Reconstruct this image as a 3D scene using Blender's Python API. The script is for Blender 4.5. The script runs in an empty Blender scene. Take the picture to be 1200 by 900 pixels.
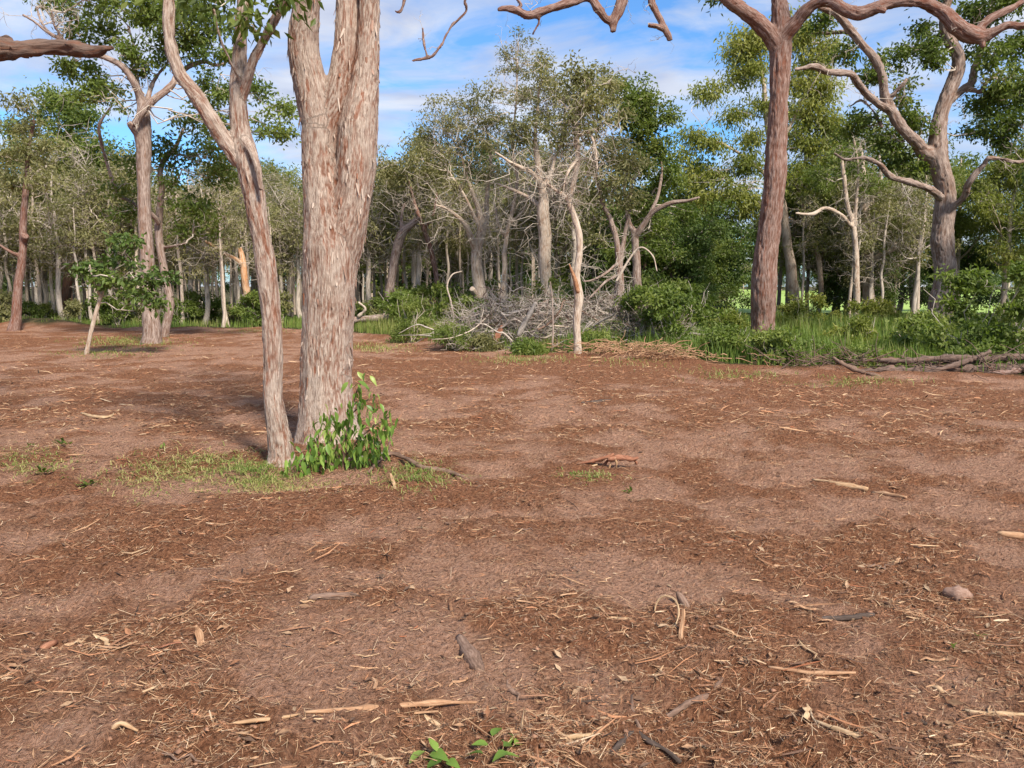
import bpy, math, random
import numpy as np

# ------------------------------------------------------------------ camera, sky, sun, exposure
SC = bpy.context.scene
COL = SC.collection
F, CX, CY, PITCH, CAMH = 900.0, 600.0, 450.0, math.atan(115 / 900.0), 1.6
SP, CP = math.sin(PITCH), math.cos(PITCH)
cam_d = bpy.data.cameras.new('camera'); cam = bpy.data.objects.new('camera', cam_d); COL.objects.link(cam)
cam.location = (0, 0, CAMH); cam.rotation_euler = (math.pi / 2 - PITCH, 0, 0)
cam_d.sensor_width = 36; cam_d.lens = 36 * F / 1200; cam_d.clip_start = 0.05; cam_d.clip_end = 3000
SC.camera = cam
SUN_EL, SUN_AZ = math.radians(44), math.radians(148)     # azimuth clockwise from +Y: behind the camera, to its right
world = bpy.data.worlds.new('World'); SC.world = world; world.use_nodes = True
SC.view_settings.view_transform = 'Standard'; SC.view_settings.look = 'None'
SC.view_settings.exposure = 1.3; SC.view_settings.gamma = 1.0; SC.view_settings.use_curve_mapping = False
SKY_STRENGTH = 0.088
wn, wl = world.node_tree.nodes, world.node_tree.links
wn.clear()
def N(nt, typ, **kw):
    n = nt.nodes.new(typ)
    for k, v in kw.items():
        if k.startswith('i_'):
            n.inputs[k[2:].replace('_', ' ')].default_value = v
        else:
            setattr(n, k, v)
    return n
def L(nt, a, b): nt.links.new(a, b)
def ramp(nt, fac, stops):
    r = nt.nodes.new('ShaderNodeValToRGB'); e = r.color_ramp.elements
    while len(e) < len(stops): e.new(0.5)
    for el, (p, c) in zip(e, stops):
        el.position = p; el.color = (*c, 1) if len(c) == 3 else c
    L(nt, fac, r.inputs['Fac']); return r.outputs['Color']
def math_(nt, op, a, b=None, clamp=False):
    m = nt.nodes.new('ShaderNodeMath'); m.operation = op; m.use_clamp = clamp
    for i, v in enumerate((a, b)):
        if v is None: continue
        if hasattr(v, 'is_output'): L(nt, v, m.inputs[i])
        else: m.inputs[i].default_value = v
    return m.outputs[0]
def mix(nt, fac, a, b, blend='MIX'):
    m = nt.nodes.new('ShaderNodeMix'); m.data_type = 'RGBA'; m.blend_type = blend
    for k, v in (('Factor', fac), ('A', a), ('B', b)):
        s = [q for q in m.inputs if q.name == k and q.type == ('VALUE' if k == 'Factor' else 'RGBA')][0]
        if hasattr(v, 'is_output'): L(nt, v, s)
        elif k == 'Factor': s.default_value = v
        else: s.default_value = (*v, 1)
    return [o for o in m.outputs if o.type == 'RGBA'][0]
def build_world():
    nt = world.node_tree
    sky = N(nt, 'ShaderNodeTexSky', sky_type='NISHITA', sun_disc=False, sun_elevation=SUN_EL, sun_rotation=SUN_AZ,
            altitude=0, air_density=1.0, dust_density=0.6, ozone_density=2.0)
    tc = N(nt, 'ShaderNodeTexCoord')
    sep = N(nt, 'ShaderNodeSeparateXYZ'); L(nt, tc.outputs['Generated'], sep.inputs[0])
    den = math_(nt, 'ADD', math_(nt, 'MAXIMUM', sep.outputs[2], 0.0), 0.16)
    cmb = N(nt, 'ShaderNodeCombineXYZ')
    L(nt, math_(nt, 'DIVIDE', sep.outputs[0], den), cmb.inputs[0]); L(nt, math_(nt, 'DIVIDE', sep.outputs[1], den), cmb.inputs[1])
    warp = N(nt, 'ShaderNodeTexNoise', i_Scale=1.1, i_Detail=3.0)
    L(nt, cmb.outputs[0], warp.inputs['Vector'])
    va = N(nt, 'ShaderNodeVectorMath', operation='MULTIPLY_ADD'); va.inputs[1].default_value = (0.9, 0.5, 0)
    L(nt, warp.outputs['Color'], va.inputs[0]); L(nt, cmb.outputs[0], va.inputs[2])
    mp = N(nt, 'ShaderNodeMapping'); mp.inputs['Scale'].default_value = (0.95, 1.2, 1); mp.inputs['Location'].default_value = (3.1, 1.7, 0)
    mp.inputs['Rotation'].default_value = (0, 0, 0.35)
    L(nt, va.outputs[0], mp.inputs['Vector'])
    no = N(nt, 'ShaderNodeTexNoise', i_Scale=1.5, i_Detail=10.0, i_Roughness=0.58)
    L(nt, mp.outputs[0], no.inputs['Vector'])
    fac = ramp(nt, no.outputs['Fac'], [(0.39, (0, 0, 0)), (0.48, (.55, .55, .55)), (0.58, (1, 1, 1))])
    no2 = N(nt, 'ShaderNodeTexNoise', i_Scale=3.2, i_Detail=5.0); L(nt, mp.outputs[0], no2.inputs['Vector'])
    cloud = ramp(nt, no2.outputs['Fac'], [(0.35, (2.7, 2.8, 3.4)), (0.62, (4.0, 4.05, 4.3))])
    blue = mix(nt, 1.0, sky.outputs[0], (.47, .76, 1.02), 'MULTIPLY')
    c = mix(nt, math_(nt, 'MULTIPLY', fac, 0.85), blue, cloud)
    bg = N(nt, 'ShaderNodeBackground', i_Strength=SKY_STRENGTH); L(nt, c, bg.inputs['Color'])
    out = N(nt, 'ShaderNodeOutputWorld'); L(nt, bg.outputs[0], out.inputs[0])
build_world()
sun_d = bpy.data.lights.new('sun', 'SUN'); sun_d.energy = 3.1; sun_d.angle = math.radians(9.0); sun_d.color = (1.0, 0.92, 0.80)
sun = bpy.data.objects.new('sun', sun_d); COL.objects.link(sun)
_s = (math.sin(SUN_AZ) * math.cos(SUN_EL), math.cos(SUN_AZ) * math.cos(SUN_EL), math.sin(SUN_EL))
from mathutils import Vector
sun.rotation_euler = Vector(_s).to_track_quat('Z', 'Y').to_euler(); sun.location = (0, 0, 60)
SC.cycles.max_bounces = 6; SC.cycles.transparent_max_bounces = 4; SC.cycles.use_adaptive_sampling = True

# ------------------------------------------------------------------ numeric helpers
_G = np.array([(1,1,0),(-1,1,0),(1,-1,0),(-1,-1,0),(1,0,1),(-1,0,1),(1,0,-1),(-1,0,-1),(0,1,1),(0,-1,1),(0,1,-1),(0,-1,-1),(1,1,0),(-1,1,0),(0,-1,1),(0,-1,-1)], float)
def perlin(p, seed=0):
    p = np.asarray(p, float); i = np.floor(p).astype(np.int64); f = p - i
    u = f * f * f * (f * (f * 6 - 15) + 10); out = 0
    for dx in (0, 1):
        for dy in (0, 1):
            for dz in (0, 1):
                h = ((i[:, 0] + dx) * 374761393 + (i[:, 1] + dy) * 668265263 + (i[:, 2] + dz) * 1274126177 + seed * 974711) & 0xffffffff
                h = ((h ^ (h >> 13)) * 1274126177) & 0xffffffff; h = (h ^ (h >> 16)) & 15
                g = _G[h]
                d = g[:, 0] * (f[:, 0] - dx) + g[:, 1] * (f[:, 1] - dy) + g[:, 2] * (f[:, 2] - dz)
                w = (u[:, 0] if dx else 1 - u[:, 0]) * (u[:, 1] if dy else 1 - u[:, 1]) * (u[:, 2] if dz else 1 - u[:, 2])
                out = out + w * d
    return out
def fbm(p, octv=3, seed=0, gain=.5):
    a, s, t = 1.0, 0, 1.0
    for o in range(octv):
        s = s + a * perlin(np.asarray(p) * t, seed + o * 17); a *= gain; t *= 2.03
    return s
def nrm(v): return v / np.maximum(np.linalg.norm(v, axis=-1, keepdims=True), 1e-9)
def rays(px, py):
    a, b = (px - CX) / F, -(py - CY) / F
    return np.array([a, CP + b * SP, -SP + b * CP])
def P(px, py, d):
    r = rays(px, py); t = d / r[1]; return np.array([0, 0, CAMH]) + r * t
def gd(py, px=600): 
    r = rays(px, py); return r[1] * CAMH / -r[2]
def hfun(x, y, fine=True):
    x = np.atleast_1d(np.asarray(x, float)); y = np.atleast_1d(np.asarray(y, float))
    p = np.stack([x, y, np.zeros_like(x)], 1)
    h = .06 * perlin(p * .33, 3) + .035 * fbm(p * np.array([.9, 1.3, 1]), 2, 5)
    rough = np.clip(.75 + .9 * perlin(p * .7, 41), .45, 1.3)
    h += rough * (.034 - .016 * np.clip((y - 6) / 6, 0, 1)) * (fbm(p * np.array([2.3, 3.4, 1]), 3, 9))
    if fine:
        n = fbm(p * np.array([6.0, 9.0, 1]), 3, 21)
        h += rough * ((.052 * n - .040 * np.clip(.30 - np.abs(perlin(p * np.array([7.5, 9.5, 1]), 33)), 0, 1) + .030 * np.clip(perlin(p * 15, 35), 0, 1) + .012 * fbm(p * 34, 2, 55)) * (1 - .5 * np.clip((y - 7) / 8, 0, 1)))
    if fine: h += .03 * mulch(x, y)
    h += .08 * np.exp(-((x + 1.75) / .55) ** 2 - ((y - 7.4) / .6) ** 2) + .38 * np.exp(-((x + 17.9) / 1.5) ** 2 - ((y - 29.3) / .8) ** 2)
    far = np.clip((y - 40) / 20, 0, 1); return h * (1 - far)
def ground_at(px, py, fine=True):
    r = rays(px, py); z = 0.0
    for _ in range(4):
        t = (CAMH - z) / -r[2]; z = float(hfun(r[0] * t, r[1] * t, fine)[0])
    return np.array([r[0] * t, r[1] * t, z])
EDGE_X = [-60, -19, -8, -4.2, -2.7, -1.4, 0, 1.6, 3.6, 4.9, 9, 14, 60]
EDGE_Y = [31, 29, 28, 24.8, 22.8, 20.4, 18.9, 17.6, 16.2, 14.9, 13.4, 12.8, 12]
def edge(x): return np.interp(x, EDGE_X, EDGE_Y)
MATS = [(520, 715, 115, 32, .8), (620, 740, 60, 24, .5), (780, 735, 130, 30, .6), (1110, 690, 120, 42, .9), (760, 850, 240, 55, .75), (1000, 800, 160, 45, .6), (150, 845, 150, 28, .5), (400, 620, 300, 30, .3),
        (120, 640, 150, 36, .6), (700, 560, 100, 22, .5), (860, 640, 180, 22, .35), (500, 430, 120, 11, .9), (760, 432, 220, 13, 1.0), (1000, 470, 260, 20, .7), (180, 460, 220, 22, .4), (420, 585, 130, 18, .6), (60, 400, 120, 6, .9), (980, 640, 120, 18, .5),
        (370, 775, 160, 42, -1.0), (640, 668, 170, 18, -.9), (850, 683, 90, 18, -.7), (650, 805, 120, 22, -.7), (1030, 590, 130, 26, -.7), (560, 558, 60, 16, -.5), (250, 415, 170, 9, -.9), (580, 480, 260, 18, -.4), (60, 790, 90, 20, -.6), (880, 540, 130, 14, -.4)]
_M = []
for _px, _py, _rx, _ry, _w in MATS:
    _d = gd(_py); _M.append(((_px - 600) / F * _d, _d, _rx / F * _d, (gd(_py - _ry) - gd(_py + _ry)) / 2, _w))
def mulch(x, y):
    x = np.atleast_1d(np.asarray(x, float)); y = np.atleast_1d(np.asarray(y, float)); p = np.stack([x, y, x * 0], 1)
    n = fbm(p * 1.1, 4, 71, .6); xx = x + .25 * perlin(p * 1.6, 72); yy = y + .25 * perlin(p * 1.6, 73); m = .47 + .85 * n
    for cx, cy, rx, ry, w in _M: m = m + w * (.6 if w > 0 else .33) * np.exp(-(((xx - cx) / rx) ** 2 + ((yy - cy) / ry) ** 2))
    return np.clip(m, 0, 1)

# ------------------------------------------------------------------ mesh helpers
def mesh(name, V, quads=None, tris=None, attrs=None, mats=(), mi=None, smooth=True):
    me = bpy.data.meshes.new(name); V = np.asarray(V, np.float32)
    q = np.zeros((0, 4), np.int32) if quads is None else np.asarray(quads, np.int32).reshape(-1, 4)
    t = np.zeros((0, 3), np.int32) if tris is None else np.asarray(tris, np.int32).reshape(-1, 3)
    me.vertices.add(len(V)); me.vertices.foreach_set('co', V.ravel())
    me.loops.add(q.size + t.size); me.loops.foreach_set('vertex_index', np.concatenate([q.ravel(), t.ravel()]))
    n = len(q) + len(t); me.polygons.add(n)
    ls = np.concatenate([np.arange(len(q)) * 4, q.size + np.arange(len(t)) * 3]).astype(np.int32)
    me.polygons.foreach_set('loop_start', ls)
    if mi is not None: me.polygons.foreach_set('material_index', np.asarray(mi, np.int32))
    me.update(calc_edges=True)
    me.polygons.foreach_set('use_smooth', np.full(n, smooth))
    for k, a in (attrs or {}).items():
        a = np.asarray(a, np.float32)
        if a.ndim == 1:
            at = me.attributes.new(k, 'FLOAT', 'POINT'); at.data.foreach_set('value', a)
        else:
            at = me.attributes.new(k, 'FLOAT_VECTOR', 'POINT'); at.data.foreach_set('vector', a.ravel())
    for m in mats: me.materials.append(m)
    return me
def link(name, data, parent=None, loc=None, label=None, cat=None, group=None, kind=None):
    o = bpy.data.objects.new(name, data); COL.objects.link(o)
    if parent is not None: o.parent = parent
    if loc is not None: o.location = loc
    for k, v in (('label', label), ('category', cat), ('group', group), ('kind', kind)):
        if v: o[k] = v
    return o
def tubes(paths, rads, k=5, seed=0, cap=False):
    """paths (T,m,3), rads (T,m) -> verts, quads, tris, bark coords"""
    T, m, _ = paths.shape
    tan = nrm(np.gradient(paths, axis=1)) if m > 1 else paths
    ov = nrm(paths[:, -1] - paths[:, 0])
    ref = np.where(np.abs(ov[:, 2:3]) < .8, np.array([[0, 0, 1.0]]), np.array([[1.0, 0, 0]]))
    ref = nrm(np.cross(ov, ref))[:, None, :]
    u = nrm(ref - (ref * tan).sum(-1, keepdims=True) * tan); w = np.cross(tan, u)
    a = np.arange(k) * 2 * np.pi / k
    ring = u[:, :, None, :] * np.cos(a)[None, None, :, None] + w[:, :, None, :] * np.sin(a)[None, None, :, None]
    V = paths[:, :, None, :] + ring * rads[:, :, None, None]
    seg = np.concatenate([np.zeros((T, 1)), np.cumsum(np.linalg.norm(np.diff(paths, axis=1), axis=-1), 1)], 1)
    bark = np.stack([np.cos(a)[None, None, :] * rads[:, :, None], np.sin(a)[None, None, :] * rads[:, :, None],
                     np.broadcast_to(seg[:, :, None] * .13, (T, m, k)) + np.arange(T)[:, None, None] * .37], -1)
    idx = np.arange(T * m * k).reshape(T, m, k)
    A = idx[:, :-1, :]; B = np.roll(A, -1, 2); D = idx[:, 1:, :]; C = np.roll(D, -1, 2)
    Q = np.stack([A, B, C, D], -1).reshape(-1, 4)
    tr = []
    if cap:
        for e in (0, -1):
            r = idx[:, e, :]
            for j in range(1, k - 1):
                tr.append(np.stack([r[:, 0], r[:, j + 1], r[:, j]] if e == 0 else [r[:, 0], r[:, j], r[:, j + 1]], -1))
    tr = np.concatenate(tr) if tr else np.zeros((0, 3), int)
    return V.reshape(-1, 3), Q, tr, bark.reshape(-1, 3)
def wiggle_paths(S, E, m, amp, rng, sag=0.0):
    t = np.linspace(0, 1, m)[None, :, None]
    p = S[:, None, :] * (1 - t) + E[:, None, :] * t
    ln = np.linalg.norm(E - S, axis=-1)[:, None, None]
    n = rng.normal(0, 1, (len(S), m, 3)); n = (n + np.roll(n, 1, 1)) * .7
    env = np.sin(np.pi * np.clip(t * .92 + .04, 0, 1)); env[:, 0] = 0; env[:, -1] = 0
    p = p + n * env * amp * ln; p[:, :, 2] -= sag * ln[:, :, 0] * np.sin(np.pi * t[:, :, 0]); return p
def leaves(pos, axis, nor, Ln, Wd):
    """folded rhombic leaves: 4 verts, one quad each"""
    axis = nrm(axis); s = nrm(np.cross(axis, nor)); n = np.cross(s, axis)
    Ln = np.asarray(Ln)[:, None]; Wd = np.asarray(Wd)[:, None]
    V = np.stack([pos, pos + axis * Ln * .45 + s * Wd * .5 + n * Wd * .16, pos + axis * Ln, pos + axis * Ln * .45 - s * Wd * .5 + n * Wd * .16], 1)
    Q = np.arange(len(pos) * 4).reshape(-1, 4); return V.reshape(-1, 3), Q
def catmull(pts, rad, step):
    pts = np.asarray(pts, float); rad = np.asarray(rad, float)
    if len(pts) == 2: pts = np.array([pts[0], (pts[0] + pts[1]) / 2, pts[1]]); rad = np.array([rad[0], rad.mean(), rad[1]])
    ext = np.vstack([2 * pts[0] - pts[1], pts, 2 * pts[-1] - pts[-2]]); er = np.concatenate([[rad[0]], rad, [rad[-1]]])
    op, orr = [], []
    for i in range(1, len(ext) - 2):
        n = max(2, int(np.linalg.norm(ext[i + 1] - ext[i]) / step)); t = np.linspace(0, 1, n, endpoint=False)[:, None]
        a, b, c, d = ext[i - 1], ext[i], ext[i + 1], ext[i + 2]
        op.append(.5 * (2 * b + (c - a) * t + (2 * a - 5 * b + 4 * c - d) * t ** 2 + (3 * b - a - 3 * c + d) * t ** 3))
        orr.append(er[i] * (1 - t[:, 0]) + er[i + 1] * t[:, 0])
    op.append(pts[-1:]); orr.append(rad[-1:])
    return np.vstack(op), np.concatenate(orr)
def remesh(V, Q, T, voxel):
    me = mesh('tmp', V, Q, T); o = link('tmp', me)
    md = o.modifiers.new('r', 'REMESH'); md.mode = 'VOXEL'; md.voxel_size = voxel; md.adaptivity = 0
    sm = o.modifiers.new('s', 'SMOOTH'); sm.factor = .5; sm.iterations = 4
    dg = bpy.context.evaluated_depsgraph_get(); ev = o.evaluated_get(dg); m2 = ev.to_mesh()
    n = len(m2.vertices); v = np.empty(n * 3, np.float32); m2.vertices.foreach_get('co', v)
    no = np.empty(n * 3, np.float32); m2.vertices.foreach_get('normal', no)
    q = np.empty(len(m2.loops), np.int32); m2.loops.foreach_get('vertex_index', q)
    ev.to_mesh_clear(); bpy.data.objects.remove(o); bpy.data.meshes.remove(me)
    return v.reshape(-1, 3).astype(float), no.reshape(-1, 3).astype(float), q.reshape(-1, 4)

# ------------------------------------------------------------------ materials
def lin(c): return tuple(((x / 255) / 12.92 if x / 255 <= .04045 else ((x / 255 + .055) / 1.055) ** 2.4) for x in c)
def newmat(name):
    m = bpy.data.materials.new(name); m.use_nodes = True; nt = m.node_tree; nt.nodes.clear()
    out = N(nt, 'ShaderNodeOutputMaterial'); return m, nt, out
def bark_mat(name, light, mid, dark, patch, patch_amt=.45, scale=46, bump=.6):
    m, nt, out = newmat(name)
    at = N(nt, 'ShaderNodeAttribute', attribute_name='bark'); cav = N(nt, 'ShaderNodeAttribute', attribute_name='cav')
    n1 = N(nt, 'ShaderNodeTexNoise', i_Scale=scale, i_Detail=7.0, i_Roughness=.62); L(nt, at.outputs['Vector'], n1.inputs['Vector'])
    n2 = N(nt, 'ShaderNodeTexNoise', i_Scale=scale * .22, i_Detail=6.0, i_Roughness=.65); L(nt, at.outputs['Vector'], n2.inputs['Vector'])
    n3 = N(nt, 'ShaderNodeTexNoise', i_Scale=scale * 3.2, i_Detail=4.0, i_Roughness=.7); L(nt, at.outputs['Vector'], n3.inputs['Vector'])
    c = ramp(nt, n1.outputs['Fac'], [(.28, dark), (.43, mid), (.60, light), (.8, tuple(min(1, x * 1.18) for x in light))])
    pm = ramp(nt, n2.outputs['Fac'], [(.54, (0, 0, 0)), (.62, (1, 1, 1))])
    pm2 = math_(nt, 'MULTIPLY', math_(nt, 'MULTIPLY', pm, patch_amt), ramp(nt, n1.outputs['Fac'], [(.4, (1, 1, 1)), (.62, (.25, .25, .25))]))
    c = mix(nt, pm2, c, patch)
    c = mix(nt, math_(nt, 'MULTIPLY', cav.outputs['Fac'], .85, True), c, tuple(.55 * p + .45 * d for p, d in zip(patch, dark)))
    b = N(nt, 'ShaderNodeBump', i_Strength=bump, i_Distance=.02)
    hgt = math_(nt, 'ADD', n1.outputs['Fac'], math_(nt, 'MULTIPLY', n3.outputs['Fac'], .45)); L(nt, hgt, b.inputs['Height'])
    bs = N(nt, 'ShaderNodeBsdfPrincipled', i_Roughness=.9); bs.inputs['Specular IOR Level'].default_value = .25
    L(nt, c, bs.inputs['Base Color']); L(nt, b.outputs[0], bs.inputs['Normal']); L(nt, bs.outputs[0], out.inputs[0]); return m
def leaf_mat(name, c0, c1, c2, trans=.35, rough=.5, objrand=.25):
    m, nt, out = newmat(name)
    at = N(nt, 'ShaderNodeAttribute', attribute_name='tint')
    oi = N(nt, 'ShaderNodeObjectInfo')
    f = math_(nt, 'ADD', at.outputs['Fac'], math_(nt, 'MULTIPLY', math_(nt, 'SUBTRACT', oi.outputs['Random'], .5), objrand), True)
    c = ramp(nt, f, [(0, c0), (.5, c1), (1, c2)])
    d = N(nt, 'ShaderNodeBsdfPrincipled', i_Roughness=rough); d.inputs['Specular IOR Level'].default_value = .35; L(nt, c, d.inputs['Base Color'])
    t = N(nt, 'ShaderNodeBsdfTranslucent'); L(nt, mix(nt, 1.0, c, (1.15, 1.25, .6), 'MULTIPLY'), t.inputs['Color'])
    mx = N(nt, 'ShaderNodeMixShader'); mx.inputs[0].default_value = trans
    L(nt, d.outputs[0], mx.inputs[1]); L(nt, t.outputs[0], mx.inputs[2]); L(nt, mx.outputs[0], out.inputs[0]); return m
def colattr_mat(name, rough=.85, mul=1.0):
    m, nt, out = newmat(name)
    at = N(nt, 'ShaderNodeAttribute', attribute_name='col')
    tc = N(nt, 'ShaderNodeTexCoord'); n = N(nt, 'ShaderNodeTexNoise', i_Scale=90.0, i_Detail=3.0); L(nt, tc.outputs['Object'], n.inputs['Vector'])
    v = ramp(nt, n.outputs['Fac'], [(.3, (.72, .70, .68)), (.7, (1.12, 1.1, 1.08))])
    c = mix(nt, 1.0, at.outputs['Color'], v, 'MULTIPLY')
    bs = N(nt, 'ShaderNodeBsdfPrincipled', i_Roughness=rough); bs.inputs['Specular IOR Level'].default_value = .2
    L(nt, c, bs.inputs['Base Color']); L(nt, bs.outputs[0], out.inputs[0]); return m
def wood_mat(name, c1, c2, c3):
    m, nt, out = newmat(name)
    at = N(nt, 'ShaderNodeAttribute', attribute_name='bark')
    n1 = N(nt, 'ShaderNodeTexNoise', i_Scale=130.0, i_Detail=5.0, i_Roughness=.65); L(nt, at.outputs['Vector'], n1.inputs['Vector'])
    n2 = N(nt, 'ShaderNodeTexNoise', i_Scale=16.0, i_Detail=3.0); L(nt, at.outputs['Vector'], n2.inputs['Vector'])
    c = ramp(nt, math_(nt, 'ADD', math_(nt, 'MULTIPLY', n1.outputs['Fac'], .6), math_(nt, 'MULTIPLY', n2.outputs['Fac'], .4)), [(.35, c1), (.5, c2), (.64, c3)])
    b = N(nt, 'ShaderNodeBump', i_Strength=.6, i_Distance=.004); L(nt, n1.outputs['Fac'], b.inputs['Height'])
    bs = N(nt, 'ShaderNodeBsdfPrincipled', i_Roughness=.85); bs.inputs['Specular IOR Level'].default_value = .2
    L(nt, c, bs.inputs['Base Color']); L(nt, b.outputs[0], bs.inputs['Normal']); L(nt, bs.outputs[0], out.inputs[0]); return m

BK_MAIN = bark_mat('stringy_bark', (.53, .425, .35), (.36, .27, .215), (.10, .06, .042), (.26, .085, .038), .9, 92, 1.0)
BK_GREY = bark_mat('grey_bark', (.38, .295, .25), (.23, .165, .135), (.08, .057, .045), (.19, .09, .05), .8, 40, .9)
BK_RED = bark_mat('red_bark', (.31, .215, .18), (.175, .095, .07), (.055, .027, .02), (.20, .068, .036), .9, 44, 1.0)
BK_PALE = bark_mat('pale_bark', (.56, .46, .37), (.42, .33, .26), (.20, .15, .11), (.34, .18, .10), .3, 44, .7)
BK_BG = bark_mat('forest_bark', (.50, .43, .36), (.35, .29, .24), (.11, .09, .075), (.20, .12, .08), .3, 22, .4)
BK_DARK = bark_mat('dark_bark', (.17, .115, .09), (.105, .068, .053), (.04, .026, .021), (.24, .085, .04), .6, 26, .9)
TWIG = bark_mat('twig_bark', (.54, .46, .38), (.41, .34, .275), (.16, .12, .10), (.25, .16, .11), .2, 30, .2)
BK_RUST = bark_mat('rust_bark', (.44, .25, .15), (.32, .15, .075), (.16, .06, .03), (.42, .16, .06), .8, 40, .8)
DEAD = bark_mat('dead_twig_bark', (.52, .445, .385), (.36, .30, .255), (.17, .13, .11), (.34, .19, .12), .35, 40, .3)
LF_GREEN = leaf_mat('leaf_green', (.070, .100, .018), (.130, .175, .032), (.23, .255, .06), .45)
LF_DARK = leaf_mat('leaf_dark', (.044, .075, .016), (.082, .130, .026), (.145, .19, .042))
LF_OLIVE = leaf_mat('leaf_olive', (.135, .14, .046), (.22, .21, .085), (.31, .275, .13), .38)
LF_YELLOW = leaf_mat('leaf_yellow_green', (.115, .145, .026), (.20, .225, .045), (.31, .305, .075), .45)
LF_BUSH = leaf_mat('leaf_bush', (.075, .112, .022), (.145, .195, .038), (.26, .29, .078), .45)
LF_BRIGHT = leaf_mat('leaf_bright', (.085, .15, .028), (.18, .29, .048), (.34, .42, .11), .35, .4, .5)
GRASS = leaf_mat('grass_blade', (.085, .150, .026), (.18, .25, .048), (.40, .35, .14), .4, .6, 0)
LITTER = colattr_mat('litter')

# ------------------------------------------------------------------ ground
def build_ground():
    def sym(step, lin_to, g1, mid, g2, end):
        xs = list(np.arange(0, lin_to, step)); s = step
        while xs[-1] < mid: s *= g1; xs.append(xs[-1] + s)
        while xs[-1] < end: s *= g2; xs.append(xs[-1] + s)
        xs = np.array(xs); return np.concatenate([-xs[:0:-1], xs])
    xs = sym(.024, 2.2, 1.02, 32, 1.3, 900)
    ys = [-60, -30, -15, -8, -4, -2, -.5, .5, 1.1, 1.5, 1.8, 2.0]
    while ys[-1] < 36: ys.append(ys[-1] * 1.0095)
    while ys[-1] < 1500: ys.append(ys[-1] * 1.10)
    ys = np.array(ys); X, Y = np.meshgrid(xs, ys); X = X.ravel(); Y = Y.ravel()
    Z = hfun(X, Y)
    p = np.stack([X, Y, X * 0], 1)
    cl = edge(X) + .9 * fbm(p * .5, 2, 7) - Y
    clear = np.clip(cl / .5 + .5, 0, 1)
    mu = mulch(X, Y)
    # pushed-up ridge of soil along the cleared edge
    Z += .10 * np.exp(-((cl - .2) / .5) ** 2) * (.6 + .6 * np.clip(perlin(p * .8, 12), 0, 1)) * (Y < 40)
    ny, nx = len(ys), len(xs); idx = np.arange(nx * ny).reshape(ny, nx)
    Q = np.stack([idx[:-1, :-1], idx[:-1, 1:], idx[1:, 1:], idx[1:, :-1]], -1).reshape(-1, 4)
    m, nt, out = newmat('cleared_soil')
    tc = N(nt, 'ShaderNodeTexCoord'); ob = tc.outputs['Object']
    def noise(s, d=5., r=.55, sc=(1, 1, 1)):
        mp = N(nt, 'ShaderNodeMapping'); mp.inputs['Scale'].default_value = sc; L(nt, ob, mp.inputs['Vector'])
        n = N(nt, 'ShaderNodeTexNoise', i_Scale=s, i_Detail=d, i_Roughness=r); L(nt, mp.outputs[0], n.inputs['Vector']); return n.outputs['Fac']
    a_cl = N(nt, 'ShaderNodeAttribute', attribute_name='clear'); a_mu = N(nt, 'ShaderNodeAttribute', attribute_name='mulch')
    fine = noise(52, 8, .72); med = noise(6.0, 7, .66); big = noise(.5, 4)
    dirt = ramp(nt, fine, [(.30, (.060, .028, .016)), (.47, (.335, .162, .094)), (.60, (.475, .25, .152)), (.75, (.59, .35, .228))])
    sand = ramp(nt, fine, [(.32, (.13, .062, .038)), (.44, (.42, .225, .143)), (.58, (.56, .32, .215)), (.73, (.64, .42, .305))])
    rust = ramp(nt, fine, [(.31, (.058, .024, .013)), (.48, (.285, .122, .062)), (.68, (.50, .24, .128))])
    c = mix(nt, ramp(nt, math_(nt, 'ADD', math_(nt, 'MULTIPLY', med, .5), math_(nt, 'MULTIPLY', math_(nt, 'SUBTRACT', 1.0, a_mu.outputs['Fac']), .5)), [(.44, (0, 0, 0)), (.66, (1, 1, 1))]), dirt, sand)
    c = mix(nt, ramp(nt, math_(nt, 'ADD', math_(nt, 'MULTIPLY', a_mu.outputs['Fac'], .6), math_(nt, 'MULTIPLY', med, .4)), [(.42, (0, 0, 0)), (.66, (1, 1, 1))]), c, rust)
    forest = ramp(nt, med, [(.3, (.035, .034, .018)), (.55, (.085, .080, .036)), (.75, (.15, .125, .065))])
    edge_n = math_(nt, 'ADD', a_cl.outputs['Fac'], math_(nt, 'MULTIPLY', math_(nt, 'SUBTRACT', med, .5), .9), True)
    c = mix(nt, edge_n, forest, c)
    b = N(nt, 'ShaderNodeBump', i_Strength=1.0, i_Distance=.085)
    lump = noise(15, 5, .6)
    L(nt, math_(nt, 'ADD', math_(nt, 'ADD', fine, math_(nt, 'MULTIPLY', med, .7)), math_(nt, 'MULTIPLY', lump, 1.5)), b.inputs['Height'])
    bs = N(nt, 'ShaderNodeBsdfPrincipled', i_Roughness=.95); bs.inputs['Specular IOR Level'].default_value = .12
    L(nt, c, bs.inputs['Base Color']); L(nt, b.outputs[0], bs.inputs['Normal']); L(nt, bs.outputs[0], out.inputs[0])
    link('ground', mesh('ground', np.stack([X, Y, Z], 1), Q, attrs={'clear': clear, 'mulch': mu}, mats=[m]), kind='structure')
    m, nt, out = newmat('mown_field')
    tc = N(nt, 'ShaderNodeTexCoord'); n = N(nt, 'ShaderNodeTexNoise', i_Scale=.7, i_Detail=6.0); L(nt, tc.outputs['Object'], n.inputs['Vector'])
    c = ramp(nt, n.outputs['Fac'], [(.3, (.19, .29, .05)), (.55, (.28, .40, .08)), (.75, (.38, .45, .13))])
    bs = N(nt, 'ShaderNodeBsdfPrincipled', i_Roughness=.9); L(nt, c, bs.inputs['Base Color']); L(nt, bs.outputs[0], out.inputs[0])
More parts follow.
